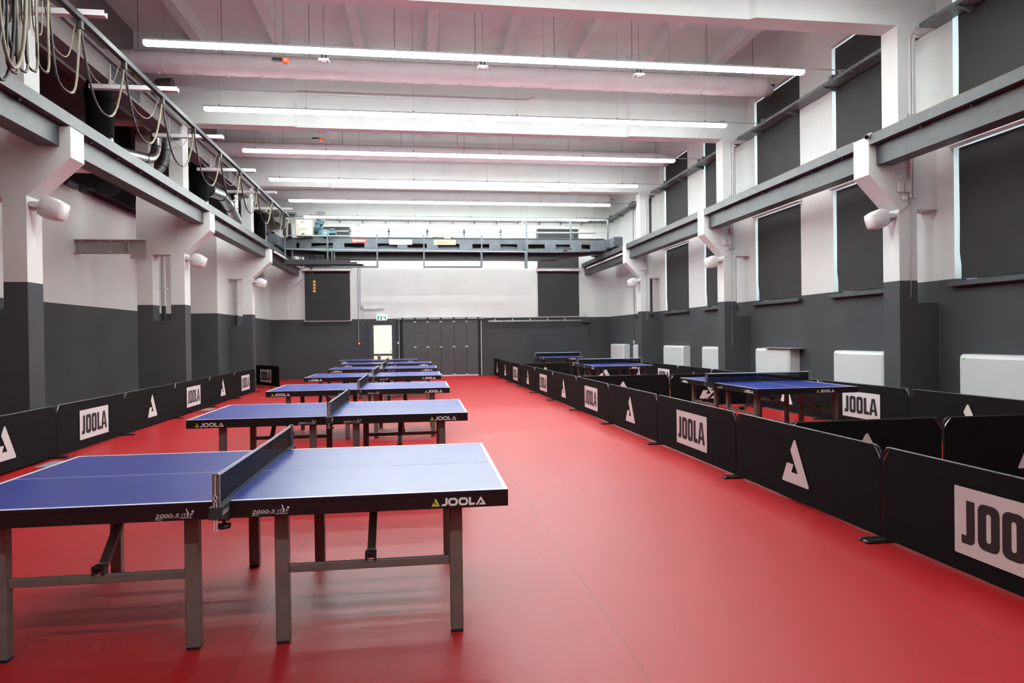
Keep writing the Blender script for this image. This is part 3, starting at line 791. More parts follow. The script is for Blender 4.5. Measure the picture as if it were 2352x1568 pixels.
# ================================================================== WALL SPEAKERS
def make_speaker():
    r = empty('wall_speaker', (0, 0, 0))     # +x points into the room
    MB().box(0, .012, -.05, .05, -.05, .05).box(.012, .16, -.013, .013, -.03, .03, .004).build('bracket', 'plastic', r)
    mb = MB(); vs = []; n = 12
    secs = [(.09, .06, .07), (.12, .10, .12), (.19, .12, .145), (.28, .125, .14), (.37, .12, .115), (.385, .11, .105)]
    for x, w, h in secs:
        for k in range(n):
            t = 2*PI*k/n; c, s = math.cos(t), math.sin(t)
            vs.append((x, w*math.copysign(abs(c)**.38, c), h*math.copysign(abs(s)**.38, s)))
    fs = [list(range(n-1, -1, -1)), list(range((len(secs)-1)*n, len(secs)*n))]
    for q in range(len(secs)-1):
        for k in range(n): fs.append([q*n+k, q*n+(k+1) % n, (q+1)*n+(k+1) % n, (q+1)*n+k])
    mb.add(vs, fs, True)
    mb.v = [(x*math.cos(.3) + z*math.sin(.3), y, -x*math.sin(.3) + z*math.cos(.3) + .03) for x, y, z in mb.v]
    mb.build('cabinet', 'plastic', r)
    MB().tube([(.16, -.10, -.0), (.16, -.128, -.0)], .05, 14).tube([(.16, -.128, 0), (.16, -.14, 0)], .022, 10).build('yoke', 'plastic', r)
    MB().tube([(.16, .10, -.0), (.16, .128, -.0)], .05, 14).build('yoke', 'plastic', r)
    MB().box(.02, .16, -.125, -.11, -.03, .03).box(.02, .16, .11, .125, -.03, .03).box(.012, .03, -.125, .125, -.03, .03).build('arm', 'plastic', r)
    return r
sp = make_speaker(); first = True
for side in ('left', 'right'):
    for i in (2, 3, 4):
        o = sp if first else copy_tree(sp); first = False
        o.location = (-4.858 if side == 'left' else 7.278, YP[i] + .16, 3.30)
        o.rotation_euler = (0, 0, 0 if side == 'left' else PI)
        tag(o, 'white wall speaker under the corbel of the %s %s pillar' % (ORD[i-2], side), 'speaker', 'white wall speakers')

# security camera on the first right corbel
r = empty('security_camera', (6.95, 9.46, 4.481))
MB().box(-.05, .05, -.05, .05, 0, .05, .01).build('base', 'plastic', r)
MB().tube([(-.04, -.02, .04), (-.10, -.05, .02)], .018, 8).build('arm', 'plastic', r)
MB().tube([(-.04, .0, .05), (-.20, -.12, -.02)], .038, 12).build('body', 'plastic', r)
MB().tube([(-.196, -.117, -.018), (-.206, -.125, -.023)], .031, 12).build('lens', 'lens', r)
tag(r, 'white bullet security camera on the corbel of the first right pillar', 'camera')

# sockets, conduits on the camera side of right pillars
for i in (2, 3, 4):
    y = YP[i] - .001; w = ORD[i-2]
    r = empty('socket_group', (7.35, y, 3.72))
    for dx in (-.055, .055):
        MB().box(dx-.05, dx+.05, -.05, 0, -.08, .08, .01).tube([(dx, -.05, .035), (dx, -.054, .035)], .026, 10).tube([(dx, -.05, -.035), (dx, -.054, -.035)], .026, 10).build('double_socket', 'plastic', r)
    MB().box(-.02, .05, -.04, 0, -.20, -.13, .008).build('junction_box', 'plastic', r)
    tag(r, 'white socket boxes on the camera side of the %s right pillar' % w, 'socket', 'socket boxes on the right pillars')
    r = empty('cable_conduit', (7.46, y, 3.45))
    MB().tube([(0, -.02, .10), (0, -.02, 2.55), (.05, -.02, 2.62), (.14, -.02, 2.62)], .018, 8).build('pipe', 'plastic', r)
    MB().tube([(.05, -.02, .10), (.05, -.02, 2.48), (.09, -.02, 2.55), (.14, -.02, 2.55)], .014, 8).build('pipe', 'plastic', r)
    MB().box(-.03, .08, -.03, 0, 1.35, 1.38).box(-.03, .08, -.03, 0, .10, .12).build('clip', 'lampgrey', r)
    MB().tube([(.01, -.012, .1), (.0, -.012, -2.2 if i == 3 else -1.4)], .005, 5).build('thin_cable', 'lampgrey', r)
    tag(r, 'pair of white conduits running up the %s right pillar' % w, 'conduit', 'white conduits on the right pillars')
    pts = [(7.46, y-.006, 3.50)] + [(7.46 - .14*t - .10*t*t, y-.008, 3.50 - .20*t + .02*math.sin(PI*t)) for t in (.25, .5, .75, 1)]
    tag(MB().tube(pts, .006, 5).build('speaker_cable', 'plastic'), 'thin white cable from the conduit to the speaker of the %s right pillar' % w, 'cable')

# cable trays right wall and far wall
for i in range(1, 5):
    a, b = YP[i] + TH + .02, (YP[i+1] if i < 4 else YF - .06) - .02
    r = empty('cable_tray', (XR, a, 6.14)); L = b - a
    mb = MB().box(-.30, -.02, 0, L, 0, .006).box(-.30, -.294, 0, L, .006, .06).box(-.026, -.02, 0, L, .006, .06)
    mb.build('tray', 'galv', r)
    mb = MB()
    for k in range(5): mb.tube([(-.07 - .035*k, 0, .018), (-.06 - .035*k, L*.5, .02 + .006*(k % 2)), (-.07-.035*k, L, .018)], .009, 5)
    mb.build('cables', 'cable_dk', r)
    for k in range(4):
        yy = L*(k+.5)/4
        MB().prism([(-.30, -.004), (-.02, -.004), (-.02, -.07), (-.06, -.07)], 'y', yy-.02, yy+.02).build('bracket', 'galv', r)
    for k, yy in enumerate((L*.28, L*.33, L*.78)):
        MB().box(-.31, -.22, yy-.05, yy+.05, .03, .12).build('junction_box', 'galv', r)
    tag(r, 'galvanised cable tray on the right wall, %s' % names[i-1].replace('pillar', 'right pillar'), 'cable tray', 'cable trays on the right wall')
r = empty('cable_tray', (-3.4, YF, 6.16))
MB().box(0, 11.1, -.22, -.02, 0, .006).box(0, 11.1, -.22, -.214, .006, .06).build('tray', 'galv', r)
for k in range(12): MB().prism([(-.22, -.004), (-.02, -.004), (-.02, -.09), (-.05, -.09)], 'x', .5+.88*k, .53+.88*k).build('bracket', 'galv', r)
MB().tube([(0, -.1, .02), (11, -.1, .02)], .02, 6).tube([(0, -.15, .02), (-.8, -.12, .14), (-1.2, -.10, .14)], .02, 6).build('cables', 'lampgrey', r)
tag(r, 'galvanised cable tray high across the far wall behind the crane', 'cable tray')
tag(MB().box(-3.75, -3.45, YF-.12, YF-.001, 6.28, 6.48, .01).build('junction_box', 'lampgrey'), 'grey box high on the far wall above the crane cabinet', 'box')

# ================================================================== FAR WALL FITTINGS
r = tag(MB().box(-1.83, -1.76, YF-.08, YF-.001, 0, 2.24).box(-.87, -.80, YF-.08, YF-.001, 0, 2.24).box(-1.76, -.87, YF-.08, YF-.001, 2.17, 2.24).build('door_1', 'doorg'), 'dark grey glazed fire door', None, None, 'structure')
lf = MB().box(-1.755, -1.65, YF-.06, YF-.01, .01, 2.165).box(-.945, -.875, YF-.06, YF-.01, .01, 2.165).box(-1.65, -.945, YF-.06, YF-.01, 2.055, 2.165).box(-1.65, -.945, YF-.06, YF-.01, .85, .93).box(-1.65, -.945, YF-.06, YF-.01, .01, .25).build('door_leaf', 'doorg', r)
MB().box(-1.65, -.945, YF-.04, YF-.03, .93, 2.055).box(-1.65, -.945, YF-.04, YF-.03, .25, .85).build('glass', 'warm', lf)
MB().tube([(-.91, YF-.06, 1.04), (-.91, YF-.11, 1.04), (-1.02, YF-.11, 1.04)], .012, 8).build('door_handle', 'alu', lf)

r = tag(MB().box(-.62, -.52, YF-.10, YF-.001, 0, 2.27).box(2.48, 2.56, YF-.10, YF-.001, 0, 2.27).build('door_2', 'black'), 'wide folding gate of six ribbed grey panels', None, None, 'structure')
xs = [-.52, -.034, .464, .983, 1.504, 2.01, 2.48]
for i in range(6):
    a, b = xs[i]+.006, xs[i+1]-.006; mb = MB(); n = 12
    mb.box(a, b, YF-.06, YF-.02, .05, 2.24)
    for k in range(n): mb.box(a + (b-a)*(k+.15)/n, a + (b-a)*(k+.85)/n, YF-.064, YF-.06, .06, 2.23)
    pn = mb.build('gate_panel', 'panel', r)
    MB().box(a, b, YF-.07, YF-.02, .0, .05).build('bottom_strip', 'rad', pn)
for i in range(1, 6):
    for z in (.06, 1.17, 2.17):
        MB().box(xs[i]-.045, xs[i]-.008, YF-.085, YF-.064, z-.03, z+.03).box(xs[i]+.008, xs[i]+.045, YF-.085, YF-.064, z-.03, z+.03).build('hinge', 'rad', r)
for i in range(7): MB().box(xs[i]-.05, xs[i]+.05, YF-.14, YF-.02, 2.30, 2.335).box(xs[i]-.02, xs[i]+.02, YF-.11, YF-.05, 2.24, 2.30).build('track_roller', 'blkplastic', r)
MB().box(-.75, 2.70, YF-.10, YF-.03, 2.275, 2.30).box(-.8, 2.7, YF-.13, YF-.03, 2.338, 2.352).build('top_track', 'rad', r)
MB().tube([(2.60, YF-.03, .02), (2.60, YF-.03, 2.2)], .022, 8).build('side_pipe', 'rad', r)
MB().tube([(-.66, YF-.03, .02), (-.66, YF-.03, 2.25)], .012, 8).build('side_pipe', 'rad', r)

r = empty('gate_opener', (2.7, YF, 2.17))
MB().box(.18, 4.07, -.09, -.04, -.03, .03, .006).build('drive_rail', 'silver', r)
MB().tube([(-.08, -.06, 0), (.2, -.06, 0)], .008, 6).box(.16, .19, -.12, -.02, -.07, .07).build('carriage', 'blkplastic', r)
MB().box(4.06, 4.38, -.16, -.005, -.11, .09, .015).build('motor_box', 'doorg', r)
for k in range(5): MB().box(.45+.72*k, .49+.72*k, -.05, -.005, .03, .10).build('bracket', 'rad', r)
tag(r, 'long galvanised gate opener rail with a dark motor box on the far wall', 'gate opener')
tag(MB().box(2.62, 7.1, YF-.03, YF-.001, 2.315, 2.335).build('trim_90', 'rad'), None, None, None, 'structure')

r = empty('exit_sign', (-1.33, YF-.06, 2.35))
MB().box(-.20, .20, 0, .055, -.10, .10, .01).build('light_box', 'signw', r)
MB().box(-.17, .02, -.004, -.001, -.075, .075).build('green_field', 'green', r)
ar = poly_mesh([[(-.03, .05), (.03, .05), (.03, -.0), (.06, -.0), (0, -.06), (-.06, -.0), (-.03, -.0)]])
decal('arrow', ar, 'signw', (-.075, -.006, 0), (1, 0, 0), (0, 0, 1), r, 'white down arrow')
man = union(poly_mesh([arc(.01, .05, .013, 0, 360, 8)[:-1]]), poly_mesh([[(-.02, .03), (.02, .035), (.035, .0), (.025, -.005), (.012, .015), (.01, -.01), (.03, -.035), (.025, -.065), (.012, -.06), (.015, -.035), (-.008, -.018), (-.022, -.05), (-.045, -.05), (-.045, -.038), (-.03, -.037), (-.012, .0), (-.012, .018), (-.028, .01), (-.03, -.01), (-.04, -.008), (-.038, .018)]]))
decal('running_figure', man, 'green', (.075, -.006, 0), (1, 0, 0), (0, 0, 1), r, 'green running figure')
MB().box(.115, .165, -.004, -.001, -.075, .075).build('door_symbol', 'green', r)
tag(r, 'lit green and white emergency exit sign above the glazed door', 'exit sign')

r = empty('fire_alarm', (-2.21, YF-.002, 1.34))
MB().box(-.045, .045, -.05, 0, -.05, .05, .006).build('call_point', 'red', r); MB().box(-.02, .02, -.055, -.05, -.02, .02).build('glass', 'signw', r)
MB().tube([(-.02, -.02, .05), (-.02, -.02, 4.7)], .012, 6).tube([(.06, -.02, 1.5), (.06, -.02, 4.7)], .012, 6).build('conduit', 'lampgrey', r)
MB().tube([(.06, -.02, 1.5), (.14, -.03, 1.2), (.22, -.03, .9), (.12, -.03, .7)], .005, 5).build('loose_cable', 'lampgrey', r)
tag(r, 'red fire alarm call point with its long conduit on the far wall', 'fire alarm')
tag(MB().box(-.74, -.66, YF-.025, YF-.001, 1.31, 1.39, .006).build('light_switch', 'plastic'), 'small white switch between the glazed door and the gate', 'switch')
r = empty('cable_duct', (-2.0, YF-.002, 2.72))
MB().box(-.1, .75, -.04, 0, -.03, .03, .005).build('trunking', 'ceil', r); MB().box(-.15, -.03, -.07, 0, .0, .12, .01).build('junction_box', 'lampgrey', r)
tag(r, 'short pale cable duct with a grey box left of the exit sign', 'cable duct')
tag(MB().tube([(6.98, YF-.02, 2.25), (7.02, YF-.04, 2.35), (6.9, YF-.03, 2.44)], .006, 5).box(6.84, 6.92, YF-.04, YF-.001, 2.42, 2.50).build('wall_socket', 'plastic'), 'small white socket above the gate motor box', 'socket')
tag(MB().tube([(-1.0+.5, YF-.03, 5.4), (-1.0+.5, YF-.03, 5.4001)], .02, 5).build('conduit_end', 'lampgrey'), None, None) if False else None
r = empty('alarm_sounder', (-2.45, YF-.002, 5.32)); MB().tube([(0, 0, 0), (0, -.08, 0)], .09, 14, radii=[.09, .075]).build('sounder', 'red', r)
MB().tube([(0, -.08, 0), (0, -.09, 0)], .045, 12).build('grille', 'signw', r)
tag(r, 'round red alarm sounder on the far wall above the crane rail', 'alarm')
# hanging pull cord near the far right corner and cable with white pull
r = empty('pull_cord', (XR-.01, 23.9, 1.28)); MB().tube([(0, 0, .05), (0, 0, 4.9)], .008, 5).build('cable', 'steel_dk', r); MB().box(-.04, 0, -.04, .04, -.06, .06, .006).build('socket', 'plastic', r)
tag(r, 'thin dark cable with a white socket on the right wall near the far corner', 'cable')

# ================================================================== BRIDGE CRANE
cr = empty('bridge_crane', (1.25, 23.95, 4.56))
CX = lambda o: rel(o, cr)
Y0 = 23.9
mb = MB()   # front lattice girder: chords and plates
mb.prism([(-4.72, 4.99), (7.2, 4.99), (7.2, 4.83), (-4.72, 4.83)], 'y', Y0, Y0+.12)
mb.prism([(-4.1, 4.66), (6.3, 4.66), (6.3, 4.575), (5.2, 4.54), (-2.9, 4.54), (-4.1, 4.60)], 'y', Y0, Y0+.14)
mb.box(-4.72, -4.0, Y0, Y0+.12, 4.60, 4.83).box(6.3, 7.2, Y0, Y0+.12, 4.60, 4.83)
px = [(-3.45, -3.05), (-2.85, -2.5), (-1.82, -1.42), (-.70, -.38), (.28, .66), (1.28, 1.66)] 
px = [(-3.46, -3.06), (-2.32, -1.97), (-1.28, -.88), (-.16, .16), (.83, 1.22), (1.90, 2.24), (2.83, 3.22), (3.80, 4.22), (4.82, 5.15)]
px = [(-3.9, -3.5), (-2.78, -2.4), (-1.72, -1.32), (-.6, -.25), (.42, .80), (1.56, 2.02), (2.62, 3.02), (3.62, 4.02), (4.62, 5.02), (5.60, 5.98)]
for a, b in px: mb.box(a, b, Y0-.006, Y0+.02, 4.64, 4.85)
CX(mb).build('front_girder', 'crane', cr)
mb = MB()
for k in range(10):   # slanted inner bracing, leaves dark slits
    a = -4.0 + 1.03*k; b = a + 1.03
    zt0, zt1 = (4.80, 4.70) if k % 2 else (4.70, 4.80)
    mb.prism([(a, 4.60), (b, 4.60), (b, zt1), (a, zt0)], 'y', Y0+.22, Y0+.25)
CX(mb).build('lattice_bracing', 'crane', cr)
mb = MB().prism([(-4.72, 4.97), (7.2, 4.97), (7.2, 4.66), (6.6, 4.55), (5.2, 4.385), (-2.8, 4.36), (-4.1, 4.48), (-4.72, 4.6)], 'y', Y0+.55, Y0+.95)
mb.box(-2.8, 5.2, Y0+.42, Y0+1.05, 4.345, 4.37)
CX(mb).build('main_girder', 'steel', cr)
CX(MB().box(-4.7, 7.2, Y0+.02, Y0+1.4, 4.99, 5.015)).build('walkway_deck', 'steel_dk', cr)
for s, x in ((-1, -4.57), (1, 7.03)):
    e = CX(MB().box(x-.16, x+.16, Y0-1.05, Y0+2.1, 4.62, 4.97, .02)).build('end_carriage', 'crane', cr)
    for yy in (Y0-.75, Y0+1.8): CX(MB().tube([(x-.07, yy, 4.69), (x+.07, yy, 4.69)], .13, 16)).build('wheel', 'steel_dk', e)
    CX(MB().box(x-.1*s-.1, x-.1*s+.1, Y0-1.10, Y0-1.05, 4.70, 4.80)).build('buffer', 'crane_lt', e)
YR = 23.42
# lower front handrail with hanging frames
posts = [(-4.28, 4.04, 5.05), (-2.90, 4.02, 5.06), (-1.27, 3.93, 5.07), (.31, 3.92, 5.07), (2.30, 3.95, 5.08), (3.88, 3.93, 5.62), (5.46, 4.64, 5.64), (6.82, 4.68, 5.66)]
for x, a, b in posts: CX(MB().bar((x, YR, a), (x, YR, b), .045, .045)).build('railing_post', 'crane_lt', cr)
CX(MB().bar((-4.3, YR, 5.01), (3.88, YR, 5.02), .03, .03)).build('top_rail', 'rail', cr)
CX(MB().bar((-4.3, YR, 4.56), (3.88, YR, 4.50), .03, .03)).build('knee_rail', 'rail', cr)
CX(MB().bar((3.88, YR, 5.60), (6.82, YR, 5.64), .035, .035)).build('top_rail', 'rail', cr)
CX(MB().bar((3.88, YR, 5.18), (6.82, YR, 5.20), .03, .03)).build('knee_rail', 'rail', cr)
CX(MB().bar((3.88, YR, 5.60), (2.76, YR, 5.02), .03, .03)).build('slanted_rail', 'rail', cr)
for a, b in ((-2.80, -1.27), (.31, 2.30)):
    CX(MB().bar((a, YR, 3.97), (b, YR, 3.97), .03, .05).bar((a, YR+.35, 3.99), (b, YR+.35, 3.99), .03, .04).bar((a, YR, 3.97), (a, YR+.35, 3.99), .04, .04).bar((b, YR, 3.97), (b, YR+.35, 3.99), .04, .04).bar((a, YR+.35, 3.99), (a, YR+.35, 4.56), .04, .04).bar((b, YR+.35, 3.99), (b, YR+.35, 4.56), .04, .04)).build('hanging_frame', 'crane', cr)
CX(MB().bar((3.88, YR, 3.94), (3.88, YR+.35, 3.99), .05, .05).bar((3.88, YR+.35, 3.97), (3.88, YR+.35, 4.85), .05, .05)).build('hanging_frame', 'crane', cr)
for x in (5.46, 6.82): CX(MB().bar((x, YR, 4.66), (x-.15, YR+.5, 4.60), .045, .045)).build('outrigger', 'crane_lt', cr)
# rear hand rail
YRR = Y0 + 1.38
for x in (-2.33, -.935, .463, 1.83, 3.21, 4.59, 5.97):
    CX(MB().box(x-.035, x+.035, YRR-.02, YRR+.02, 5.015, 5.57)).build('railing_post', 'crane_lt', cr)
CX(MB().bar((-3.5, YRR, 5.46), (6.9, YRR, 5.46), .04, .045)).build('rear_rail', 'rail', cr)
CX(MB().box(-3.2, 7.0, YRR-.03, YRR+.0, 5.02, 5.08)).build('kick_board', 'crane', cr)
# service platform, left
CX(MB().box(-4.30, -2.25, YR-.05, YR+.62, 4.06, 4.085).box(-4.30, -2.25, YR-.05, YR-.03, 4.085, 4.20).box(-4.30, -2.0, YR+.60, YR+.62, 4.085, 4.2).box(-4.30, -1.75, YR-.05, YR+.5, 4.045, 4.058)).build('service_platform', 'steel_dk', cr)
for x in (-4.15, -2.75): CX(MB().bar((x, YR+.6, 4.1), (x, YR+.6, 4.62), .05, .05)).build('platform_hanger', 'crane', cr)
# control cabinet and machinery
CX(MB().box(-3.97, -3.42, YR+.12, YR+.50, 5.02, 5.56, .015)).build('control_cabinet', 'cream2', cr)
CX(MB().box(-3.86, -3.58, YR+.108, YR+.12, 5.25, 5.31)).build('cabinet_label', 'beam_grey', cr)
CX(MB().box(-3.76, -3.66, YR+.108, YR+.12, 5.06, 5.11).box(-3.78, -3.68, YR+.108, YR+.12, 5.47, 5.50)).build('cabinet_plate', 'rusty', cr)
CX(MB().box(-4.25, -4.12, YR+.2, YR+.4, 5.0, 5.45)).build('resistor_box', 'blkplastic', cr)
mb = MB()
mb.tube([(-3.40, Y0+.25, 5.38), (-3.22, Y0+.25, 5.38)], .19, 16).tube([(-3.35, Y0+.2, 5.60), (-3.12, Y0+.2, 5.50)], .10, 12).box(-3.4, -2.9, Y0+.05, Y0+.45, 5.02, 5.10)
mb.tube([(-3.22, Y0+.25, 5.38), (-3.14, Y0+.25, 5.38)], .11, 12).box(-3.28, -3.05, Y0+.1, Y0+.4, 5.1, 5.32)
CX(mb).build('hoist_gearbox', 'teal', cr)
CX(MB().tube([(-3.0, YR+.25, 5.14), (-3.0, YR+.5, 5.14)], .125, 18).tube([(-3.0, YR+.24, 5.14), (-3.0, YR+.25, 5.14)], .09, 16)).build('brake_drum', 'teal2', cr)
CX(MB().tube([(-3.0, YR+.235, 5.14), (-3.0, YR+.241, 5.14)], .04, 12)).build('shaft_end', 'greybeige', cr)
CX(MB().tube([(-2.88, YR+.4, 5.16), (-2.66, YR+.4, 5.16)], .10, 12).box(-2.86, -2.7, YR+.33, YR+.45, 5.24, 5.31)).build('drive_motor', 'teal', cr)
CX(MB().tube([(.72, Y0+.3, 5.13), (.98, Y0+.3, 5.13)], .085, 12).box(1.02, 1.28, Y0+.2, Y0+.42, 5.03, 5.22, .01).tube([(.98, Y0+.3, 5.12), (1.4, Y0+.3, 5.12)], .05, 10).tube([(.62, Y0+.3, 5.13), (.72, Y0+.3, 5.13)], .06, 10)).build('travel_motor', 'greybeige', cr)
CX(MB().tube([(-2.6, Y0+.3, 5.07), (6.9, Y0+.3, 5.07)], .022, 8)).build('drive_shaft', 'steel', cr)
# trolley parts and cables under the platform
CX(MB().box(-3.5, -3.1, Y0+.3, Y0+.7, 4.14, 4.5, .03)).build('hoist_block', 'blkplastic', cr)
mb = MB()
for k in range(6):
    x = -4.0 + .17*k
    mb.tube([(x + .12*math.cos(t), Y0+.3, 4.42 + (.24 if k < 4 else .2)*math.sin(t)) for t in [PI + PI*q/8 for q in range(9)]], .013, 6)
CX(mb).build('hanging_cables', 'cable_dk', cr)
# signs on the crane
def sign(name, x0, x1, z0, z1, m, rows, ink, label):
    s = CX(MB().box(x0, x1, Y0-.022, Y0-.008, z0, z1)).build(name, m, cr); s['label'] = label
    n = len(rows); hgt = (z1-z0)
    for i, (t, wf, hf) in enumerate(rows):
        w = (x1-x0)*wf; h = hgt*hf; zc = z1 - hgt*(i+.5)/n
        o = Vector((x0 + (x1-x0-w)/2, Y0-.0245, zc - h/2)) - cr.location
        decal('lettering', text2d(t, w, h), ink, o, (1, 0, 0), (0, 0, 1), s)
sign('load_sign', .66, 1.43, 4.79, 4.965, 'cream', [('TEHERBÍRÁS 15 t', .88, .5)], 'brownprint', 'cream sign stating the load capacity')
sign('warning_sign', -.88, -.09, 4.79, 4.965, 'signplain' if False else 'plastic', [('A függő teher alatt tartózkodni', .88, .24), ('tilos és életveszélyes!', .62, .24)], 'redprint', 'white warning sign with two red lines')
sg = CX(MB().box(-2.15, -1.65, Y0-.022, Y0-.008, 4.85, 4.975)).build('maker_sign', 'redsign', cr); sg['label'] = 'red sign with a round white mark'
decal('round_mark', union(poly_mesh([arc(0, 0, .045, 60, 330, 12) + arc(.0, 0, .02, 330, 60, 8)]), poly_mesh([arc(.045, -.005, .03, 0, 360, 10)[:-1]])), 'whiteprint', Vector((-2.07, Y0-.0245, 4.912)) - cr.location, (1, 0, 0), (0, 0, 1), sg)
decal('lettering', text2d('DEMARKO', .30, .05), 'whiteprint', Vector((-1.98, Y0-.0245, 4.888)) - cr.location, (1, 0, 0), (0, 0, 1), sg) 
CX(MB().box(6.02, 6.3, Y0-.012, Y0-.005, 4.89, 4.96)).build('worn_label', 'rusty', cr)
tag(cr, 'grey overhead bridge crane spanning the hall before the far wall', 'crane')
# pendant control
r = empty('pendant_control', (-3.38, 23.6, 3.32))
mb = MB()
for k in range(4): mb.box(-.04, .04, -.03, .03, -.20 + .105*k, -.115 + .105*k, .01)
mb.build('button_housing', 'yellow', r)
MB().box(-.035, .035, -.025, .025, -.235, .24, .01).build('core', 'blkplastic', r)
MB().tube([(0, 0, .24), (-.06, 0, .5), (-.10, 0, .70)], .016, 6).tube([(-.02, 0, -.2), (-.14, 0, -.02), (-.17, 0, .3), (-.13, 0, .70)], .012, 6).tube([(-.20, 0, .70), (-.10, 0, .62), (0, 0, .70), (-.06, 0, .8), (-.14, 0, .8)], .03, 6, closed=True).build('cable', 'cable_dk', r)
tag(r, 'yellow pendant control hanging from the crane platform', 'control')

# ================================================================== FESTOON CABLES, LEFT
FX, FZ = -4.10, 5.55
tag(MB().prism([(FX-.035, FZ), (FX+.035, FZ), (FX+.035, FZ+.07), (FX-.035, FZ+.07)], 'y', 5.2, 23.05).build('festoon_rail', 'steel_dk'), 'long dark rail for the hanging crane cables along the left side', 'rail')
clamps = [9.15, 10.44, 11.91, 13.52, 15.25, 16.91, 18.65, 20.43, 22.05, 23.0]
allc = [7.60, 7.78, 7.95, 8.15, 8.40] + clamps
mats = ['cable', 'cable_dk']
for i in range(len(allc)-1):
    a, b = allc[i], allc[i+1]
    r = empty('festoon_cable', (FX, a, FZ))
    dz = .85 if i >= 5 else (1.15 - .08*i if i < 4 else .95)
    if i >= 5: dz = .90 - .03*(i-5)
    n = 14; w = b - a
    def U(w, dz, off, bulge):
        pts = []
        for k in range(n+1):
            t = k/n; u = 2*t-1
            y = w/2 + (w/2)*u + bulge*math.sin(PI*u)*(-.35)*-1*(1-abs(u))
            pts.append((off, y, -.06 - dz*(1 - abs(u)**2.4)))
        return pts
    bul = .12 if w > 1 else .35
    half = U(w, dz, 0, bul)
    MB().tube(half[:9], .014, 6).build('cable_run', 'cable_dk' , r)
    MB().tube(half[8:], .015, 6).build('cable_run', 'cable', r)
    MB().tube(U(w*.96, dz*.55, -.05, bul*.5), .008, 5).build('thin_cable', 'cable', r)
    MB().box(-.03, .03, -.035, .035, -.11, .0, .006).build('clamp', 'cable_dk', r)
    lab = '%s wide cable loop from the camera along the left rail' % ORD[i-5] if i >= 5 else 'tight cable loop bunched at the near end of the left rail, %s of five' % ORD[i]
    tag(r, lab, 'cable', 'festoon cable loops')
# bunch of long loops close to the camera end
for i in range(6):
    y = 6.75 + .16*i
    r = empty('cable_bundle', (FX, y, FZ))
    w = .62 - .03*i; dz = 1.0 + .09*((i*3) % 5)
    pts = [(.03*math.sin(i*2.), w/2 + (w/2)*math.sin(PI*(t-.5)) , 0 - dz*math.sin(PI*t)**.7) for t in [k/16 for k in range(17)]]
    MB().tube(pts, .017, 6).build('cable_run', mats[i % 2], r)
    tag(r, 'long dark cable loop in the bunch at the top left corner, %s from the left' % ORD[i], 'cable', 'bunched cable loops')
# transverse channel brackets that carry the rail
for i, y in enumerate((9.25, 11.88, 14.55, 17.33, 19.85, 22.3)):
    r = empty('rail_bracket', (-3.84, y, FZ+.10))
    MB().box(-1.35, 0, -.05, .05, 0, .008).box(-1.35, 0, -.05, -.042, .008, .07).box(-1.35, 0, .042, .05, .008, .07).build('channel', 'plastic', r)
    MB().bar((-1.05, 0, .02), (-1.05, 0, .4), .03, .03).build('hanger', 'beam_grey', r)
    tag(r, 'pale steel channel bracket above the cable rail, %s from the camera' % ORD[i], 'bracket', 'cable rail brackets')

# ================================================================== LOFT SERVICES, LEFT
for i, y in enumerate((12.35, 17.65, 24.1)):
    r = empty('air_unit', (-5.25, y, 4.475))
    MB().box(-.22, .50, -.2, .2, -.012, 0).build('support_plate', 'steel_dk', r)
    MB().tube([(0, 0, 0), (0, 0, 1.15)], .21, 18).build('casing', 'insul', r)
    MB().tube([(0, 0, 1.15), (0, 0, 1.3), (0, 0, 1.5)], .34, 18, radii=[.225, .225, .18]).build('top_collar', 'insul', r)
    MB().tube([(.19, -.08, .45), (.225, -.08, .45)], .045, 12).build('gauge', 'lampgrey', r)
    tag(r, 'black round insulated air unit standing in the left loft, %s from the camera' % ORD[i], 'air unit', 'black air units in the loft')
def spiral(pts, R, name, label, m='silver', grp=None):
    r = empty(name, pts[0]); P = [Vector(p) - r.location for p in pts]
    dense = []; rad = []
    for a, b in zip(P[:-1], P[1:]):
        L = (b-a).length; k = max(2, int(L/.12))
        for q in range(k): dense.append(a.lerp(b, q/k)); rad.append(R*(1.03 if len(rad) % 3 == 0 else 1))
    dense.append(P[-1]); rad.append(R)
    MB().tube(dense, R, 16, radii=rad).build('pipe', m, r)
    for q in (0, len(dense)//3, 2*len(dense)//3):
        d = (dense[min(q+1, len(dense)-1)] - dense[max(q-1, 0)]).normalized()*.012
        MB().tube([dense[q]-d, dense[q]+d], R*1.08, 16).build('clamp_ring', 'steel_dk', r)
    tag(r, label, 'duct', grp)
def bend(p, c, q, n=6):
    p, c, q = Vector(p), Vector(c), Vector(q)
    return [tuple(p*(1-t)**2 + c*2*t*(1-t) + q*t*t) for t in [k/n for k in range(n+1)]]
spiral([(-5.27, 14.95, 6.70), (-5.27, 14.95, 6.0)] + bend((-5.27, 14.95, 5.68), (-5.27, 14.95, 5.25), (-5.33, 14.45, 5.20)) + [(-5.36, 13.9, 5.12), (-5.38, 13.2, 5.0)], .095, 'spiral_duct', 'silver ribbed duct with an elbow before the second left pillar')
spiral([(-5.12, 15.12, 6.3)] + bend((-5.12, 15.12, 5.6), (-5.12, 15.12, 5.2), (-5.35, 15.05, 5.0)), .07, 'spiral_duct', 'second dark silver elbow duct behind the ribbed one', 'galv')
spiral([(-5.12, 17.95, 5.33), (-5.12, 18.9, 5.42), (-5.14, 19.5, 5.40), (-5.16, 20.1, 5.28), (-5.18, 20.9, 5.02)], .155, 'spiral_duct', 'fat shiny duct sloping down from the second black unit')
spiral([(-5.2, 20.8, 5.80), (-5.2, 20.8, 5.25)], .09, 'spiral_duct', 'upright shiny ribbed duct before the third left pillar')
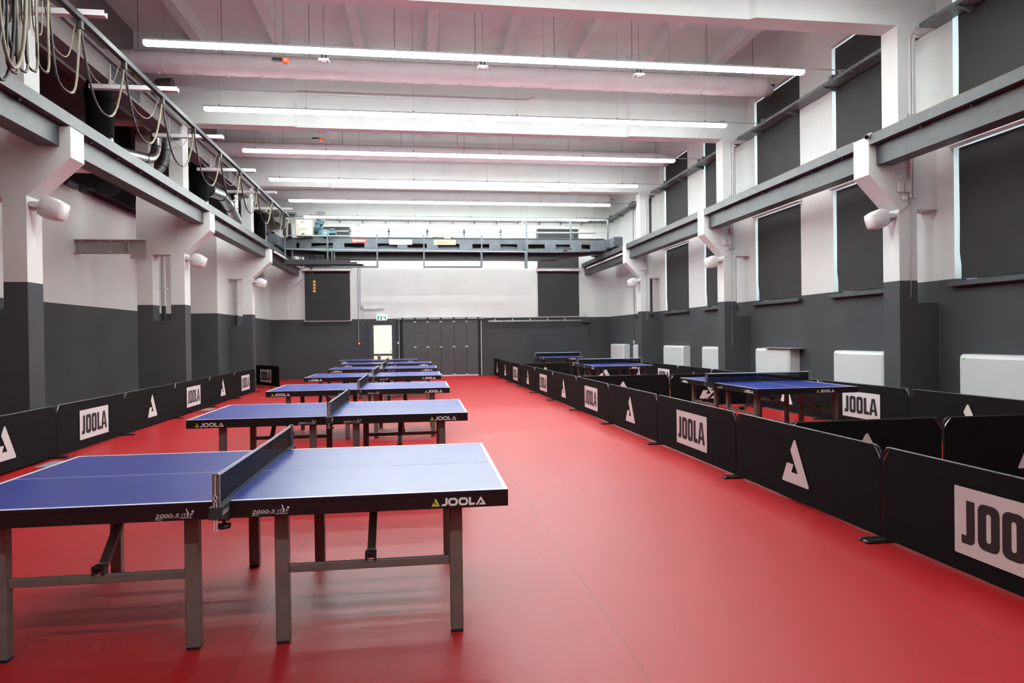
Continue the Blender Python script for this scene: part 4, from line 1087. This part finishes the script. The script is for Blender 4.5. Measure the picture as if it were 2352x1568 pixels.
spiral([(-5.27, 14.95, 6.72)] + bend((-5.27, 14.95, 6.74), (-5.26, 14.95, 6.87), (-5.12, 14.93, 6.88)) + [(-4.92, 14.90, 6.88)], .10, 'spiral_duct', 'short grey outlet elbow with an open end under the first textile duct', 'galv')
spiral([(-6.55, 4.0, 5.05), (-6.55, 14.9, 4.98)], .30, 'insulated_duct', 'thick black insulated duct along the top of the left aisle wall', 'insul')
spiral([(-6.55, 15.7, 5.0), (-6.55, 20.0, 5.0)], .30, 'insulated_duct', 'thick black insulated duct behind the second left pillar', 'insul')
for k, yy in enumerate((5., 8., 11., 14.)): tag(MB().box(-6.95, -6.3, yy-.04, yy+.04, 4.80, 4.84).build('pipe_saddle', 'steel_dk'), 'dark saddle under the thick black duct, %s one' % ORD[k], 'bracket', 'duct saddles')
for i, (z, x) in enumerate(((4.95, -6.0), (5.25, -6.05))):
    tag(MB().box(x-.12, x+.12, 6.0, 15.0, z-.02, z+.02).box(x-.12, x-.11, 6, 15, z, z+.06).build('cable_ladder', 'steel_dk'), 'dark cable ladder in the left loft, %s one' % ('lower', 'upper')[i], 'cable ladder')
r = empty('electrical_trunking', (-5.3, 24.9, 4.55))
MB().box(-.05, .05, -.05, .05, 0, 1.9).box(-.3, .05, -.3, 1.4, .85, 1.05).box(-.02, .14, 1.2, 1.5, .7, 1.0).build('trunking', 'steel_dk', r)
MB().tube([(.07, .1, 0), (.07, .1, 1.2)], .02, 6).build('conduit', 'lampgrey', r)
tag(r, 'dark electrical trunking on the left wall beyond the last black unit', 'trunking')
# collector arm on the crane's left end
r = empty('collector_mast', (-4.25, 23.2, 4.97))
MB().box(-.05, .05, -.05, .05, 0, .72).build('mast', 'steel_dk', r)
MB().box(-.45, .35, -.06, .06, .62, .72).box(.1, .42, -.09, .09, .70, .76).build('cross_arm', 'steel_dk', r)
tag(r, 'dark mast with a cross arm at the left end of the crane', 'mast')

# steel I-beam in the left aisle ahead of the second pillar
r = empty('steel_beam', (-6.3, 15.12, 3.37))
MB().box(-.64, .72, -.07, .07, 0, .016).box(-.64, .72, -.07, .07, .27, .286).box(-.64, .72, -.006, .006, .016, .27).build('beam', 'beam_grey', r)
MB().box(.45, .76, -.09, -.072, -.12, .02).box(.40, .42, -.07, .07, .016, .27).build('end_plate', 'beam_grey', r)
for x in (-.5, .05, .35): MB().tube([(x, -.05, .245), (x, -.05, .27)], .018, 6).tube([(x, -.05, .016), (x, -.05, .035)], .018, 6).build('bolt', 'ceil', r)
tag(r, 'pale grey steel beam bolted between the aisle wall and the second left pillar', 'beam')
for i, (x, y) in enumerate(((-5.46, 15.75), (-5.45, 21.75))):
    r = empty('drain_pipe', (x, y, 1.97)); MB().tube([(0, 0, -1.97), (0, 0, 1.6)], .045, 10).build('pipe', 'paint', r)
    MB().box(-.07, .07, -.05, .05, .70, .73).build('bracket', 'ceil', r)
    tag(r, 'painted drain pipe seen through the slot of the %s left pillar' % ('second', 'third')[i], 'pipe')
# white cable channel stub under first left corbel
tag(MB().box(-5.35, -4.722, 10.6, 10.9, 4.05, 4.12, .01).build('lamp_fitting', 'plastic'), 'short white fitting beside the first left corbel', 'fitting')

# paper strips on the floor by the left barriers
for i, (x, y) in enumerate(((-4.55, 9.35), (-4.58, 15.9))):
    tag(MB().box(x-.10, x+.10, y-.35, y+.1, .0, .012, .003).build('floor_plate', 'lampgrey'), 'small light grey plate on the floor at the left barriers, %s one' % ('near', 'far')[i], 'plate')

# ================================================================== CAMERA
F, YAW, PITCH, ROLL, H = 1554.4, math.radians(8.067), math.radians(-.389), math.radians(.754), 1.528
def wdir(a, b, c=1.):
    cr_, sr = math.cos(ROLL), math.sin(ROLL)
    a, b = a*cr_ - b*sr, a*sr + b*cr_
    rr, u, d2 = a, -b, c
    cp, sp_ = math.cos(PITCH), math.sin(PITCH)
    d = d2*cp - u*sp_; z = d2*sp_ + u*cp
    cy, sy = math.cos(YAW), math.sin(YAW)
    return Vector((rr*cy + d*sy, -rr*sy + d*cy, z))
right, up, fwd = wdir(1, 0, 0), wdir(0, -1, 0), wdir(0, 0, 1)
cam = bpy.data.objects.new('camera', bpy.data.cameras.new('camera')); COL.objects.link(cam)
R = Matrix((right, up, -fwd)).transposed().to_4x4(); R.translation = Vector((0, 0, H))
cam.matrix_world = R; cam.data.sensor_width = 36; cam.data.lens = 36*F/2352; cam.data.clip_start = .05
SC.camera = cam

# ================================================================== WORLD AND VIEW
w = bpy.data.worlds.new('world'); SC.world = w; w.use_nodes = True
w.node_tree.nodes['Background'].inputs[0].default_value = (.8, .85, .9, 1); w.node_tree.nodes['Background'].inputs[1].default_value = .3
SC.view_settings.view_transform = 'Standard'
SC.view_settings.look = 'None'
SC.view_settings.exposure = 0.62
SC.cycles.use_adaptive_sampling = True; SC.cycles.adaptive_threshold = .08; SC.cycles.adaptive_min_samples = 16
SC.cycles.max_bounces = 6; SC.cycles.diffuse_bounces = 4; SC.cycles.glossy_bounces = 3; SC.cycles.transparent_max_bounces = 12
SC.cycles.sample_clamp_indirect = 6
SC.cycles.caustics_reflective = False; SC.cycles.caustics_refractive = False
